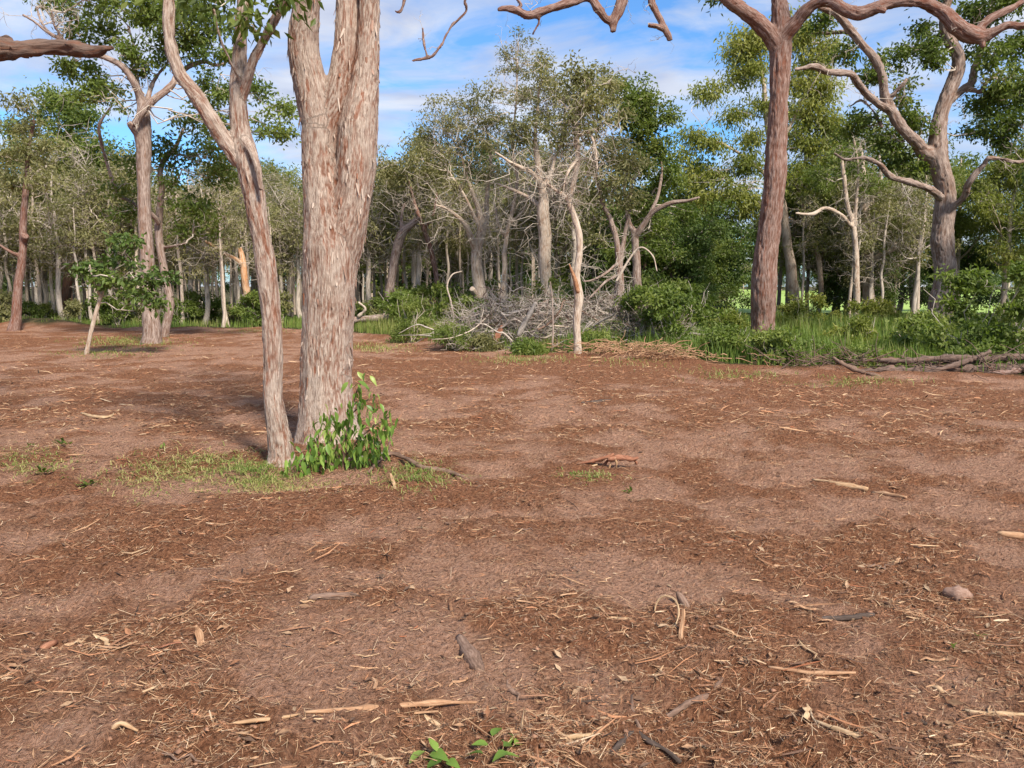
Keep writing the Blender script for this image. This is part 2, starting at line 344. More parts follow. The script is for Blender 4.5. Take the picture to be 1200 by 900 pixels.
    gx = np.linspace(9, 150, 40); gy = np.linspace(44, 150, 30); X, Y = np.meshgrid(gx, gy); X = X.ravel(); Y = Y.ravel()
    k = np.clip((Y - 44) / 12, 0, 1) * np.clip((X - 9) / 5, 0, 1)
    Z = .06 + .5 * perlin(np.stack([X, Y, X * 0], 1) * .03, 4) * k + .008 * (Y - 44) * k
    idx = np.arange(1200).reshape(30, 40)
    Q = np.stack([idx[:-1, :-1], idx[:-1, 1:], idx[1:, 1:], idx[1:, :-1]], -1).reshape(-1, 4)
    link('grass_field', mesh('grass_field', np.stack([X, Y, np.maximum(Z, .05)], 1), Q, mats=[m]), kind='structure')
build_ground()

# ------------------------------------------------------------------ trees
def foliage(cent, rad, skel, rng, leafL=.15, leafW=.05, density=1.0, droop=.5, tints=None, sprig_r=.28, twig_r=.012, flat=.75, branch_r=.03):
    """leaf clumps joined to the skeleton by curved branches and twigs; returns arrays for one crown mesh"""
    cent = np.asarray(cent, float); rad = np.asarray(rad, float); B = len(cent)
    tints = np.full(B, .5) if tints is None else np.asarray(tints, float)
    d2 = ((cent[:, None, :] - skel[None]) ** 2).sum(-1)
    below = np.clip(skel[None, :, 2] - cent[:, None, 2] + .1, 0, None)
    near = skel[(d2 + 4 * below ** 2).argmin(1)]
    br = wiggle_paths(near, cent, 8, .10, rng, .05)
    brr = np.linspace(1, .4, 8)[None] * (branch_r * np.sqrt(np.clip(rad, .3, 2)))[:, None]
    V1, Q1, _, b1 = tubes(br, brr, 5)
    ns = np.maximum(5, (17 * density ** .5 * (rad / .9) ** 2).astype(int)); ns = np.minimum(ns, 70)
    bi = np.repeat(np.arange(B), ns); n = len(bi)
    v = nrm(rng.normal(0, 1, (n, 3))) * (rng.random((n, 1)) ** .45) * rad[bi][:, None] * np.array([1, 1, flat])
    sp = cent[bi] + v
    st = br[bi, rng.integers(3, 8, n)]
    tw = wiggle_paths(st, sp, 5, .12, rng)
    V2, Q2, _, b2 = tubes(tw, np.linspace(1, .35, 5)[None] * np.full((n, 1), twig_r), 3)
    nl = np.maximum(8, rng.normal(62 * density, 12, n).astype(int)); li = np.repeat(np.arange(n), nl); m = len(li)
    g = rng.normal(0, 1, (m, 3)) * np.array([1, 1, .65]) * sprig_r * .6
    a = rng.random(m) < .25
    pos = np.where(a[:, None], tw[li, rng.integers(2, 5, m)] + g * .35, sp[li] + g)
    ax = nrm(rng.normal(0, 1, (m, 3)) + nrm(g) * .5) + np.array([0, 0, -droop])
    V3, Q3 = leaves(pos, ax, rng.normal(0, 1, (m, 3)), leafL * rng.uniform(.65, 1.45, m), leafW * rng.uniform(.8, 1.5, m))
    st_ = rng.normal(0, .12, n)
    tint = np.clip(tints[bi][li] + st_[li] + rng.normal(0, .10, m), 0, 1)
    V = np.vstack([V1, V2, V3]); o2 = len(V1); o3 = o2 + len(V2)
    Q = np.vstack([Q1, Q2 + o2, Q3 + o3])
    mi = np.concatenate([np.zeros(len(Q1) + len(Q2)), np.ones(len(Q3))]).astype(int)
    bark = np.vstack([b1, b2, np.zeros((len(V3), 3))]); t = np.concatenate([np.zeros(o3), np.repeat(tint, 4)])
    return V, Q, mi, bark, t
def skeleton_mesh(chains, voxel, amp, across, rng, seed=0, lump=.06, crease=0):
    """chains: list of (pts, rad) in world space, remeshed into one smooth skin with fissured bark; returns verts, quads, attrs, chain id per face, skeleton nodes"""
    Vs, Qs, Ts, off = [], [], [], 0
    SPt, SU, SW, SS, SID, SR = [], [], [], [], [], []
    for ci, (pts, rad) in enumerate(chains):
        p, r = catmull(pts, rad, max(.04, float(np.median(rad)) * .7))
        s = np.concatenate([[0], np.cumsum(np.linalg.norm(np.diff(p, axis=0), axis=1))])
        nn = np.stack([s / (5 * float(np.median(r)) + .1), s * 0 + ci * 7.3, s * 0 + seed], 1)
        r = r * (1 + lump * 2 * perlin(nn, 3 + seed) + lump * 1.6 * np.clip(perlin(nn * 3.1, 4 + seed), -.1, 1))
        p = p + np.stack([perlin(nn * .8 + 11, 5), perlin(nn * .8 + 31, 6), s * 0], 1) * r[:, None] * lump * 6 * np.clip(s / .5, 0, 1)[:, None]
        V, Q, T, _ = tubes(p[None], np.maximum(r, voxel * 1.15)[None], 12, cap=True)
        Vs.append(V); Qs.append(Q + off); Ts.append(T + off); off += len(V)
        tan = nrm(np.gradient(p, axis=0)); ref = np.array([.9, .1, .2]); 
        if abs(tan.mean(0)[0]) > .75: ref = np.array([.1, .9, .3])
        u = nrm(ref - (tan @ ref)[:, None] * tan); w = np.cross(tan, u)
        SPt.append(p); SU.append(u); SW.append(w); SS.append(s); SID.append(np.full(len(p), ci)); SR.append(r)
    SPt, SU, SW, SS, SID, SR = map(np.concatenate, (SPt, SU, SW, SS, SID, SR))
    v, no, q = remesh(np.vstack(Vs), np.vstack(Qs), np.vstack(Ts), voxel)
    near = np.empty(len(v), int); st0 = np.searchsorted(SID, np.arange(len(chains))); D = np.empty((len(v), len(chains)))
    for a in range(0, len(v), 4000):
        d = np.linalg.norm(v[a:a + 4000, None] - SPt[None], axis=-1) - SR[None]; near[a:a + 4000] = d.argmin(1); D[a:a + 4000] = np.minimum.reduceat(d, st0, axis=1)
    rel = v - SPt[near]; bu = (rel * SU[near]).sum(1); bw = (rel * SW[near]).sum(1)
    axial = (rel * np.cross(SU[near], SW[near])).sum(1)
    bark = np.stack([bu, bw, (SS[near] + axial) * .13 + SID[near] * 1.7 + seed], 1)
    fib = bark * np.array([1, 1, .9]) / across
    wob = perlin(bark * np.array([6, 6, 45]), 77)[:, None] * np.array([.5, .5, 0])
    n1 = perlin(fib + wob, 11 + seed); n2 = perlin(fib * 2.1 + wob + 5, 13 + seed)
    fis = np.clip(1 - np.abs(n1) * 3.3, 0, 1) ** 1.4
    patch = np.clip(.75 + 1.3 * perlin(bark * np.array([5, 5, 18]), 19 + seed), .1, 1.2)
    cav = np.clip(fis * patch, 0, 1)
    if len(chains) > 1:
        E = np.sort(D, 1); fade = np.clip((E[:, 1] - E[:, 0]) / (2 * amp + .006), 0, 1); cav = cav * fade
    else: fade = 1
    disp = fade * amp * (-1.1 * cav + .8 * n2 + .7 * perlin(bark * np.array([9, 9, 40.]), 23))
    v = v + no * disp[:, None]
    if crease:                      # bark colour turns darker and redder where stems grow against one another
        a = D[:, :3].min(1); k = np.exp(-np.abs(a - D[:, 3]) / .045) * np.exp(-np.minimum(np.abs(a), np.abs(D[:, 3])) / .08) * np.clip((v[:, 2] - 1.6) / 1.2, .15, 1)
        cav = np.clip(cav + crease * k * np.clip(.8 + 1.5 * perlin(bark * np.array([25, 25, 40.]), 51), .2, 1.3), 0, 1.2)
    fid = SID[near][q]; fid = np.sort(fid, 1)[:, 1]
    for ci in range(len(chains)):            # stray scraps of a limb's skin go to the limb around them
        f = np.nonzero(fid == ci)[0]
        if not len(f): continue
        uq, inv = np.unique(q[f], return_inverse=True); inv = inv.reshape(-1, 4); lab = np.arange(len(uq))
        while True:
            m = lab[inv].min(1); new = lab.copy(); np.minimum.at(new, inv.ravel(), np.repeat(m, 4)); new = new[new]
            if (new == lab).all(): break
            lab = new
        fl = lab[inv[:, 0]]; ids, cnt = np.unique(fl, return_counts=True)
        for i_ in ids[cnt < cnt.max()]:
            sel = f[fl == i_]; nb = np.isin(q, q[sel]).any(1) & (fid != ci)
            if nb.any(): fid[sel] = np.bincount(fid[nb]).argmax()
    return v, q, {'bark': bark, 'cav': cav}, fid, SPt
def sub(v, q, at):
    u, inv = np.unique(q, return_inverse=True); return v[u], inv.reshape(-1, 4), {k: a[u] for k, a in at.items()}
def px_chain(c, d):
    pts, rad = [], []
    for e in c:
        dd = d + (e[3] if len(e) > 3 else 0); p = P(e[0], e[1], dd)
        pts.append(p); rad.append(e[2] / 2 * dd / F)
    return np.array(pts), np.array(rad)
def hero(name, label, chains, blobs, d, bark, leaf, voxel=.03, amp=.008, across=.05, seed=1, split=True, leafL=.15, leafW=.05,
         density=1.0, droop=.5, cat='tree', group=None, sprig_r=.3, twig_r=.012, lump=.05, twig=None, branch_r=.03, crease=0, cm={}):
    rng = np.random.default_rng(seed)
    ch = [px_chain(c, d) for c in chains]
    b = ch[0][0][0].copy(); loc = np.array([b[0], b[1], 0.0])
    if b[2] < .6: ch[0] = (np.vstack([b * [1, 1, 0] + [0, 0, -.25], ch[0][0]]), np.concatenate([[ch[0][1][0] * 1.05], ch[0][1]]))
    v, q, at, fid, sk = skeleton_mesh(ch, voxel, amp, across, rng, seed, lump, crease)
    root = link(name, None, loc=loc, label=label, cat=cat, group=group); root.empty_display_size = .3
    v = v - loc
    for ci in range(len(ch)):
        sel = q[fid == ci]
        if not len(sel): continue
        if not split:
            sel = q
        a, b_, c_ = sub(v, sel, at)
        nm = 'trunk' if ci == 0 else ('root' if ch[ci][0][-1][2] < .3 and ch[ci][0][0][2] < 1 else 'limb')
        link(nm, mesh(nm, a, b_, attrs=c_, mats=[cm.get(ci, bark)]), root)
        if not split: break
    if blobs:
        C = np.array([P(e[0], e[1], d + (e[3] if len(e) > 3 else rng.normal(0, .05 * d ** .5))) for e in blobs])
        R = np.array([e[2] * d / F for e in blobs]); T = np.array([e[4] if len(e) > 4 else np.clip(rng.normal(.5, .15), .1, .9) for e in blobs])
        V, Q, mi, bk, t = foliage(C, R, sk, rng, leafL, leafW, density, droop, T, sprig_r, twig_r, branch_r=branch_r)
        link('crown', mesh('crown', V - loc, Q, attrs={'bark': bk, 'tint': t}, mats=[twig or TWIG, leaf], mi=mi, smooth=False), root)
    return root, sk
def dead_twigs(root, sk, n, ln, r, rng, up=.3, mat=None, zmin=1.5, name='twig_spray'):
    """bare crooked side twigs on a tree, two orders"""
    s = sk[sk[:, 2] > zmin]
    S = s[rng.integers(0, len(s), n)]
    dr = nrm(rng.normal(0, 1, (n, 3)) + np.array([0, 0, up])); Lg = ln * rng.uniform(.4, 1.3, n)[:, None]
    p1 = wiggle_paths(S, S + dr * Lg, 7, .13, rng); V1, Q1, _, b1 = tubes(p1, np.linspace(1, .3, 7)[None] * np.full((n, 1), r), 4)
    k = 4; i = np.repeat(np.arange(n), k); S2 = p1[i, rng.integers(2, 7, n * k)]
    E2 = S2 + nrm(rng.normal(0, 1, (n * k, 3)) + dr[i] * .9) * Lg[i] * .45 * rng.uniform(.4, 1.2, (n * k, 1))
    p2 = wiggle_paths(S2, E2, 5, .15, rng); V2, Q2, _, b2 = tubes(p2, np.linspace(1, .4, 5)[None] * np.full((n * k, 1), r * .5), 3)
    loc = np.array(root.location)
    link(name, mesh(name, np.vstack([V1, V2]) - loc, np.vstack([Q1, Q2 + len(V1)]), attrs={'bark': np.vstack([b1, b2])}, mats=[mat or TWIG]), root, kind='stuff')

def build_heroes():
    # thick foreground tree: three stems fused above one trunk
    dA = gd(523)
    A, skA = hero('stringybark_tree', 'thick pinkish grey tree with furrowed bark, forked high into three stems',
        [[(384, 545, 104), (383, 520, 82), (382, 490, 68), (382, 450, 60), (385, 390, 59), (388, 337, 62), (388, 290, 61), (381, 235, 48), (374, 180, 40), (374, 145, 38), (371, 122, 24), (368, 100, 8)],
         [(377, 185, 26, 0), (374, 150, 37, 0), (365, 105, 38, 0), (355, 62, 35, -.05), (356, 30, 33, -.1), (361, 0, 30, -.15), (366, -90, 27, -.3), (350, -240, 20, -.4)],
         [(378, 200, 30), (384, 150, 34, .03), (396, 107, 32, .03), (405, 60, 29, .05), (407, 0, 27, .1), (412, -80, 24, .2), (430, -220, 18, .4)],
         [(392, 430, 44, .02), (393, 337, 44, .06), (402, 285, 50, .04), (412, 230, 46, 0), (417, 190, 45, -.02), (419, 150, 45, -.02), (426, 107, 36), (431, 60, 27), (433, 0, 23), (437, -150, 22), (455, -330, 16, .3)],
         [(372, 480, 34, 0), (358, 520, 26, -.12), (346, 548, 14, -.25)], [(396, 480, 34, 0), (414, 520, 28, -.05), (434, 552, 13, -.15)], [(386, 485, 34, -.1), (388, 528, 28, -.25), (392, 566, 14, -.5)], [(398, 480, 30, .1), (420, 515, 22, .25), (440, 535, 10, .4)]],
        [(330, -260, 50), (380, -300, 55), (450, -380, 60), (470, -300, 45), (400, -360, 60, -.8), (430, -260, 40, .6), (340, -330, 50, .7)],
        dA, BK_MAIN, LF_GREEN, .0130, .0068, .024, 3, leafL=.11, leafW=.035, density=.5, droop=.8, lump=.03, crease=1.0)
    # loose bark flakes standing off the trunk
    rng = np.random.default_rng(5)
    tr = [c for c in A.children if c.name.startswith(('trunk', 'limb'))]
    vs, ns = [], []
    for o in tr:
        me = o.data; n = len(me.vertices); v = np.empty(n * 3, np.float32); me.vertices.foreach_get('co', v); k = np.empty(n * 3, np.float32); me.vertices.foreach_get('normal', k)
        vs.append(v.reshape(-1, 3)); ns.append(k.reshape(-1, 3))
    vs = np.vstack(vs); ns = np.vstack(ns); pick = rng.choice(len(vs), 480, False); p = vs[pick]; nn = ns[pick]
    keep = (p[:, 2] > .15) & (p[:, 2] < 5.5) & (np.abs(nn[:, 2]) < .6); p = p[keep]; nn = nn[keep]; n = len(p)
    t = nrm(np.array([0, 0, -1]) + rng.normal(0, .12, (n, 3))); w = nrm(np.cross(t, nn)); Ln = rng.uniform(.03, .13, (n, 1)); Wd = rng.uniform(.004, .012, (n, 1))
    base = p + nn * .001; mid = base + t * Ln * .6 + nn * .003; tip = base + t * Ln + nn * rng.uniform(.004, .016, (n, 1))
    V = np.stack([base - w * Wd, base + w * Wd, mid + w * Wd * .9, mid - w * Wd * .9, tip + w * Wd * .3, tip - w * Wd * .3,
                  base - w * Wd + nn * .005, base + w * Wd + nn * .005, mid + w * Wd * .9 + nn * .005, mid - w * Wd * .9 + nn * .005], 1).reshape(-1, 3)
    o = np.arange(n)[:, None] * 10
    Q = np.concatenate([o + np.array([[6, 7, 8, 9]]), o + np.array([[9, 8, 4, 5]]), o + np.array([[3, 2, 4, 5]]), o + np.array([[0, 6, 9, 3]]), o + np.array([[1, 2, 8, 7]])])
    bk = np.repeat(np.stack([p[:, 0], p[:, 1], p[:, 2] * .12 + rng.random(n)], 1), 10, 0); cavv = np.repeat((rng.random(n) < .3) * .8, 10)
    link('bark_flakes', mesh('bark_flakes', V, Q, attrs={'bark': bk, 'cav': cavv}, mats=[BK_MAIN]), A, kind='stuff')
    # slender leaning companion
    dB = gd(548)
    hero('slender_tree', 'slender leaning tree with a crooked left limb, standing close against the thick furrowed tree',
        [[(331, 556, 50), (330, 535, 33), (326, 500, 26), (321, 450, 22.5), (313, 337, 23), (304, 275, 24), (296, 225, 25), (284, 178, 26), (278, 135, 20), (280, 80, 17), (284, 10, 15, .1), (286, -60, 14, .15), (280, -200, 10, .3)],
         [(281, 190, 18), (264, 166, 18, -.05), (247, 137, 17, -.1), (232, 111, 16, -.12), (213, 90, 16, -.15), (204, 68, 15, -.15), (199, 42, 14, -.15), (198, 0, 13, -.1), (204, -60, 11), (190, -160, 9)],
         [(281, 122, 12), (289, 98, 11.5, -.05), (297, 72, 11, -.1), (308, 50, 11, -.1), (318, 30, 10.5, -.15), (327, 13, 10, -.15), (338, -5, 9, -.2), (352, -60, 8, -.3), (370, -130, 6, -.5)],
         [(287, 165, 11, -.05), (296, 178, 10, -.12), (302, 197, 9, -.15), (306, 224, 5, -.15)],
         [(287, 105, 5), (270, 72, 3.5, -.2), (258, 45, 3, -.3), (250, 10, 2.5, -.4)]],
        [(238, -8, 26, .3), (262, 0, 24, -.2), (300, -14, 26, .2), (330, 0, 16, -.3), (288, 25, 9, -.25), (215, -40, 40, .4), (170, -60, 45), (290, -120, 60, .5), (200, -170, 55), (380, -140, 50, -.5), (250, -220, 60), (340, -60, 30, .6)],
        dB, BK_MAIN, LF_GREEN, .0138, .009, .026, 8, leafL=.10, leafW=.036, density=.32, droop=.8, lump=.06, sprig_r=.2, twig_r=.005, branch_r=.016)
    # grey forked tree mid left
    dC = gd(404)
    C, skC = hero('grey_forked_tree', 'pale grey tree forking into crooked limbs, left of the slender leaning tree',
        [[(178, 408, 28.5), (178, 392, 21.2), (176, 350, 16.6), (173, 300, 15.6), (168, 225, 14.3), (168, 180, 15.6), (166, 152, 20.2), (168, 130, 13.8), (165, 115, 10.1), (158, 98, 8.7, -.2), (148, 83, 7.8, -.3), (138, 74, 7.4, -.4), (122, 67, 6.4, -.5), (95, 58, 5.5, -.8), (60, 40, 4.6, -1), (40, 25, 3.2, -1), (26, 17, 1.8, -1)],
         [(166, 160, 12.9), (155, 148, 10.1, -.2), (150, 143, 6.4, -.3)],
         [(158, 146, 8.3, -.35), (168, 130, 8.3, -.4), (180, 117, 7.8, -.3), (195, 106, 8.3, -.1), (203, 97, 7.4), (207, 88, 6.4, .2), (222, 78, 6.0, .5), (240, 72, 5.5, .8), (252, 76, 4.6, 1), (266, 72, 3.7, 1.2), (280, 50, 2.8, 1.3)],
         [(171, 130, 8.3), (176, 105, 5.5, .3), (187, 85, 4.1, .5), (196, 74, 3.2, .6), (205, 40, 2.8, .7)],
         [(165, 118, 7.4, .2), (160, 90, 4.6, .6), (158, 60, 3.7, .9), (150, 30, 2.8, 1.2)],
         [(60, 40, 3.7, -1), (50, 28, 2.8, -.7), (42, 8, 2.3, -.5)], [(75, 47, 3.7, -.9), (64, 30, 2.3, -1.1), (60, 12, 1.8, -1.2)]],
        [(75, 10, 24), (105, -5, 30), (140, 8, 30), (175, 15, 28), (130, 38, 18), (98, 38, 16), (108, 88, 24), (128, 110, 24), (100, 112, 16), (170, 75, 22), (190, 50, 24), (215, 35, 26), (232, 58, 22), (250, 95, 20), (245, 30, 26),
         (78, 76, 12), (150, 55, 18), (215, 10, 30), (268, 60, 18), (262, 105, 18), (238, 120, 18), (180, 5, 25), (65, -10, 22), (250, 140, 22), (300, 100, 18), (335, 128, 20), (312, 145, 20), (330, 155, 14)],
        dC, BK_GREY, LF_BUSH, .034, .009, .05, 13, leafL=.12, leafW=.05, density=1.35, droop=.5, lump=.05, sprig_r=.26)
    dead_twigs(C, skC, 46, .9, .013, np.random.default_rng(4), .5, zmin=5.2)
    dD = gd(399) + .8
    hero('curvy_tree', 'thin curving pinkish tree with wavy left limb, just behind the pale grey forked tree',
        [[(191, 402, 13), (194, 385, 10), (199, 360, 9.5), (196, 335, 9), (190, 305, 9), (186, 270, 9), (188, 240, 8), (190, 218, 7), (187, 203, 6.5), (192, 188, 6, .3), (206, 172, 5, .5), (215, 150, 4, .6)],
         [(187, 262, 6.5, -.2), (176, 249, 5, -.4), (158, 239, 4.8, .4), (140, 228, 4.5, .5), (132, 212, 4.2, .3), (125, 190, 4, .2), (118, 165, 4), (116, 148, 4), (122, 136, 3), (131, 124, 2)],
         [(192, 290, 4), (205, 288, 3, -.4), (218, 285, 2, -.6)]],
        [(205, 175, 28), (235, 180, 30), (255, 205, 28), (225, 235, 28), (245, 255, 24), (215, 270, 20), (200, 210, 22), (270, 180, 25), (230, 150, 26), (148, 215, 24), (160, 185, 26), (150, 250, 22)],
        dD, BK_GREY, LF_GREEN, .030, .006, .05, 17, leafL=.14, leafW=.055, density=.8, sprig_r=.3)
    hero('leaning_sapling', 'small leaning sapling with bare yellowish stem and dark leafy crown beside grey forked tree',
        [[(101, 417, 5.5), (105, 398, 5), (110, 375, 5), (118, 348, 4.5), (128, 330, 3.5, .2), (140, 310, 3, .4)], [(118, 348, 3), (110, 330, 2.5, -.2), (105, 310, 2, -.3)]],
        [(110, 322, 20), (132, 300, 22), (155, 320, 24), (176, 335, 17), (192, 325, 11, .3), (186, 355, 11), (145, 284, 15), (160, 345, 14), (122, 330, 13), (104, 312, 11)],
        gd(416), BK_PALE, LF_DARK, .02, .004, .04, 21, leafL=.13, leafW=.065, density=.62, droop=.6, sprig_r=.22)
    hero('dark_red_tree', 'dark reddish straight trunk with a broken stub, standing at the left edge of the clearing',
        [[(16, 389, 15), (18, 370, 11), (22, 330, 9.5), (27, 290, 8.5), (28, 250, 7.5), (31, 222, 6.5), (33, 180, 5), (40, 140, 4)], [(23, 300, 5), (12, 295, 4, -.3), (-2, 286, 3, -.5)], [(28, 282, 8), (30, 276, 8, -.25)]],
        [(30, 150, 22), (15, 185, 22), (50, 175, 24), (45, 210, 20), (10, 215, 20), (25, 120, 14)], gd(388), BK_RED, LF_OLIVE, .035, .008, .06, 23, leafL=.17, leafW=.05, density=1.0, sprig_r=.35)
    H, sk = hero('broken_orange_tree', 'short snapped tree with bright orange trunk and pale broken limb, behind the slender leaning tree',
        [[(296, 382, 10), (292, 360, 9), (288, 335, 8.5), (284, 305, 7.5), (281, 290, 5)], [(285, 312, 6), (275, 303, 5, -.3), (262, 297, 4.5, -.5), (250, 288, 4, -.6), (240, 282, 3, -.7)]],
        [], gd(382), bark_mat('orange_bark', (.55, .40, .28), (.45, .25, .13), (.20, .09, .05), (.48, .19, .06), .8, 22, .6), LF_OLIVE, .03, .008, .06, 29)
    dead_twigs(H, sk, 20, 1.2, .012, np.random.default_rng(31), .2)
    I_, sk = hero('leaning_grey_tree', 'bare grey tree trunk leaning right with a dark split, behind the fallen log',
        [[(455, 350, 10), (459, 325, 10), (464, 296, 11), (471, 274, 10.5), (483, 263, 8), (492, 255, 5)], [(472, 272, 6), (470, 255, 4), (474, 238, 3)]],
        [], 33, BK_GREY, LF_OLIVE, .035, .01, .06, 33)
    dead_twigs(I_, sk, 14, 1.6, .016, np.random.default_rng(33), .5)
    Bn, sk = hero('brown_crooked_tree', 'thin brown crooked tree between the leaning grey trunk and the pale branching tree',
        [[(514, 345, 6), (511, 322, 6), (505, 295, 6), (498, 272, 6), (490, 250, 5), (484, 232, 4), (478, 205, 3)], [(497, 270, 4), (508, 250, 3), (512, 225, 2.5)]],
        [(480, 190, 26), (500, 205, 26), (462, 205, 20), (515, 180, 24), (492, 165, 18)], 34, BK_RED, LF_OLIVE, .035, .008, .06, 35, leafL=.18, leafW=.05, density=.9, sprig_r=.36)
    dead_twigs(Bn, sk, 40, 1.6, .012, np.random.default_rng(36), .3)
    J, sk = hero('pale_branching_tree', 'cream barked tree dividing into several upright limbs, behind the left part of the brush pile',
        [[(563, 350, 18), (562, 335, 15), (559, 312, 14), (559, 296, 13), (562, 276, 10), (563, 252, 8), (556, 232, 6), (548, 210, 4), (540, 180, 3)],
         [(559, 298, 9), (553, 282, 8.5, -.2), (544, 262, 5.5, -.4), (526, 246, 4, -.6), (510, 240, 2.5, -.8)],
         [(563, 285, 7), (569, 262, 6.5, .2), (571, 225, 5.5, .4), (575, 190, 4, .5), (570, 150, 3, .6)],
         [(561, 266, 5), (552, 245, 4, -.3), (540, 222, 3, -.4), (525, 200, 2.5, -.4)], [(557, 345, 8, -.4), (553, 338, 7, -.7)]],
        [(520, 135, 28), (500, 160, 24), (545, 125, 22), (535, 165, 30), (565, 165, 28), (550, 195, 28), (515, 190, 26), (580, 200, 24), (490, 185, 18), (530, 215, 24), (560, 110, 16), (575, 140, 24)],
        30, BK_PALE, LF_OLIVE, .035, .008, .06, 41, leafL=.12, leafW=.04, density=1.0, sprig_r=.28)
    dead_twigs(J, sk, 66, 2.0, .017, np.random.default_rng(42), .4)
    K, sk = hero('slim_pale_tree', 'slim pale tree rising directly behind the middle of the brush pile',
        [[(589, 352, 9), (591, 320, 7), (592, 290, 5.5), (596, 262, 5), (602, 240, 4.5), (606, 205, 4), (600, 165, 3), (605, 120, 2.5), (606, 70, 2)], [(594, 280, 4), (584, 262, 3), (580, 240, 2.5)], [(597, 262, 3.5), (614, 245, 3), (622, 215, 2.5)]],
        [(608, 50, 20), (600, 80, 24), (585, 105, 22), (625, 75, 22), (610, 110, 26), (588, 65, 14), (635, 105, 24), (580, 130, 22)],
        29, BK_PALE, LF_OLIVE, .03, .006, .05, 43, leafL=.12, leafW=.035, density=.8, sprig_r=.24)
    dead_twigs(K, sk, 64, 1.8, .014, np.random.default_rng(44), .6)
    Lt, sk = hero('stringy_brown_tree', 'thicker brown stringy trunk with drooping bare limbs, behind the slim leaning pale tree',
        [[(640, 352, 14), (639, 335, 13), (638, 307, 14), (639, 275, 15.5), (637, 250, 15), (637, 235, 12), (634, 215, 8), (630, 185, 7), (627, 160, 5), (630, 130, 4), (632, 100, 3)],
         [(636, 225, 7), (625, 204, 5, -.3), (612, 197, 5, -.5), (598, 190, 4, -.7), (580, 178, 3, -.9)], [(636, 222, 7), (646, 202, 5.5, .2), (650, 185, 4.5, .3), (660, 160, 4, .3), (662, 120, 3, .4)],
         [(637, 245, 6), (620, 232, 5, .4), (600, 222, 4, .6), (582, 215, 3, .8)]],
        [(650, 90, 26), (630, 120, 26), (665, 110, 28), (690, 95, 24), (640, 150, 26), (660, 140, 28), (615, 150, 26), (600, 160, 24), (690, 135, 26), (640, 75, 14), (700, 85, 16)],
        27, BK_PALE, LF_OLIVE, .034, .012, .045, 47, leafL=.12, leafW=.04, density=1.0, sprig_r=.28)
    dead_twigs(Lt, sk, 66, 1.9, .016, np.random.default_rng(48), .3)
    M, sk = hero('pale_wavy_tree', 'slim wavy cream tree with a torn orange scar, standing in front of the brush pile',
        [[(677, 420, 12), (677, 400, 9), (676, 380, 9), (678, 352, 11.5), (677, 338, 10.5), (676, 320, 8.5), (679, 296, 8), (679, 278, 8), (673, 253, 7.5), (667, 236, 6.5), (671, 220, 6.5), (677, 192, 7), (676, 172, 7), (675, 150, 5.5), (679, 130, 4), (690, 100, 3)],
         [(668, 238, 5), (660, 228, 4.5), (650, 222, 3.5), (640, 214, 2.5)], [(677, 342, 5, -.1), (674, 328, 5.5, -.15), (670, 317, 4, -.2), (667, 309, 1.5, -.25)], [(677, 185, 5), (664, 205, 3.5, -.3), (660, 225, 2, -.4)], [(676, 160, 4), (690, 155, 3.5, -.2), (698, 175, 2.5, -.3), (700, 200, 1.5, -.4)]],
        [(690, 95, 22), (705, 120, 24), (680, 120, 20), (720, 100, 20), (700, 150, 22), (665, 140, 22), (692, 128, 22), (715, 135, 20), (655, 165, 16), (675, 85, 16)], gd(418), BK_PALE, LF_OLIVE, .02, .006, .04, 51, cm={2: BK_RUST}, leafL=.12, leafW=.04, density=.7, sprig_r=.24)
    dead_twigs(M, sk, 90, 1.0, .010, np.random.default_rng(52), -.1, zmin=3.2)
    Nn, sk = hero('twin_stem_tree', 'dull grey tree with two narrow stems beside the right end of the brush pile',
        [[(725, 365, 11), (727, 345, 9.5), (727, 325, 9), (724, 297, 7.5), (722, 280, 7), (715, 257, 6), (707, 240, 5.5), (702, 222, 4.5), (695, 190, 4), (700, 150, 3)],
         [(721, 362, 8, .3), (724, 330, 7, .4), (728, 300, 6.5, .4), (731, 282, 6, .4), (737, 250, 4, .5), (740, 220, 3, .5)], [(724, 308, 4), (710, 320, 3.5, -.6), (695, 328, 3, -.8), (683, 330, 2, -1)], [(726, 322, 4), (710, 330, 3.5, -.8), (700, 340, 3, -1), (688, 352, 2, -1.2)]],
        [(700, 190, 28), (720, 215, 28), (690, 225, 24), (715, 170, 26), (740, 190, 26), (735, 235, 24), (690, 255, 22), (700, 280, 18)],
        23, BK_GREY, LF_OLIVE, .026, .007, .045, 53, leafL=.12, leafW=.045, density=1.05, sprig_r=.36)
    dead_twigs(Nn, sk, 34, 1.2, .01, np.random.default_rng(54), -.1)
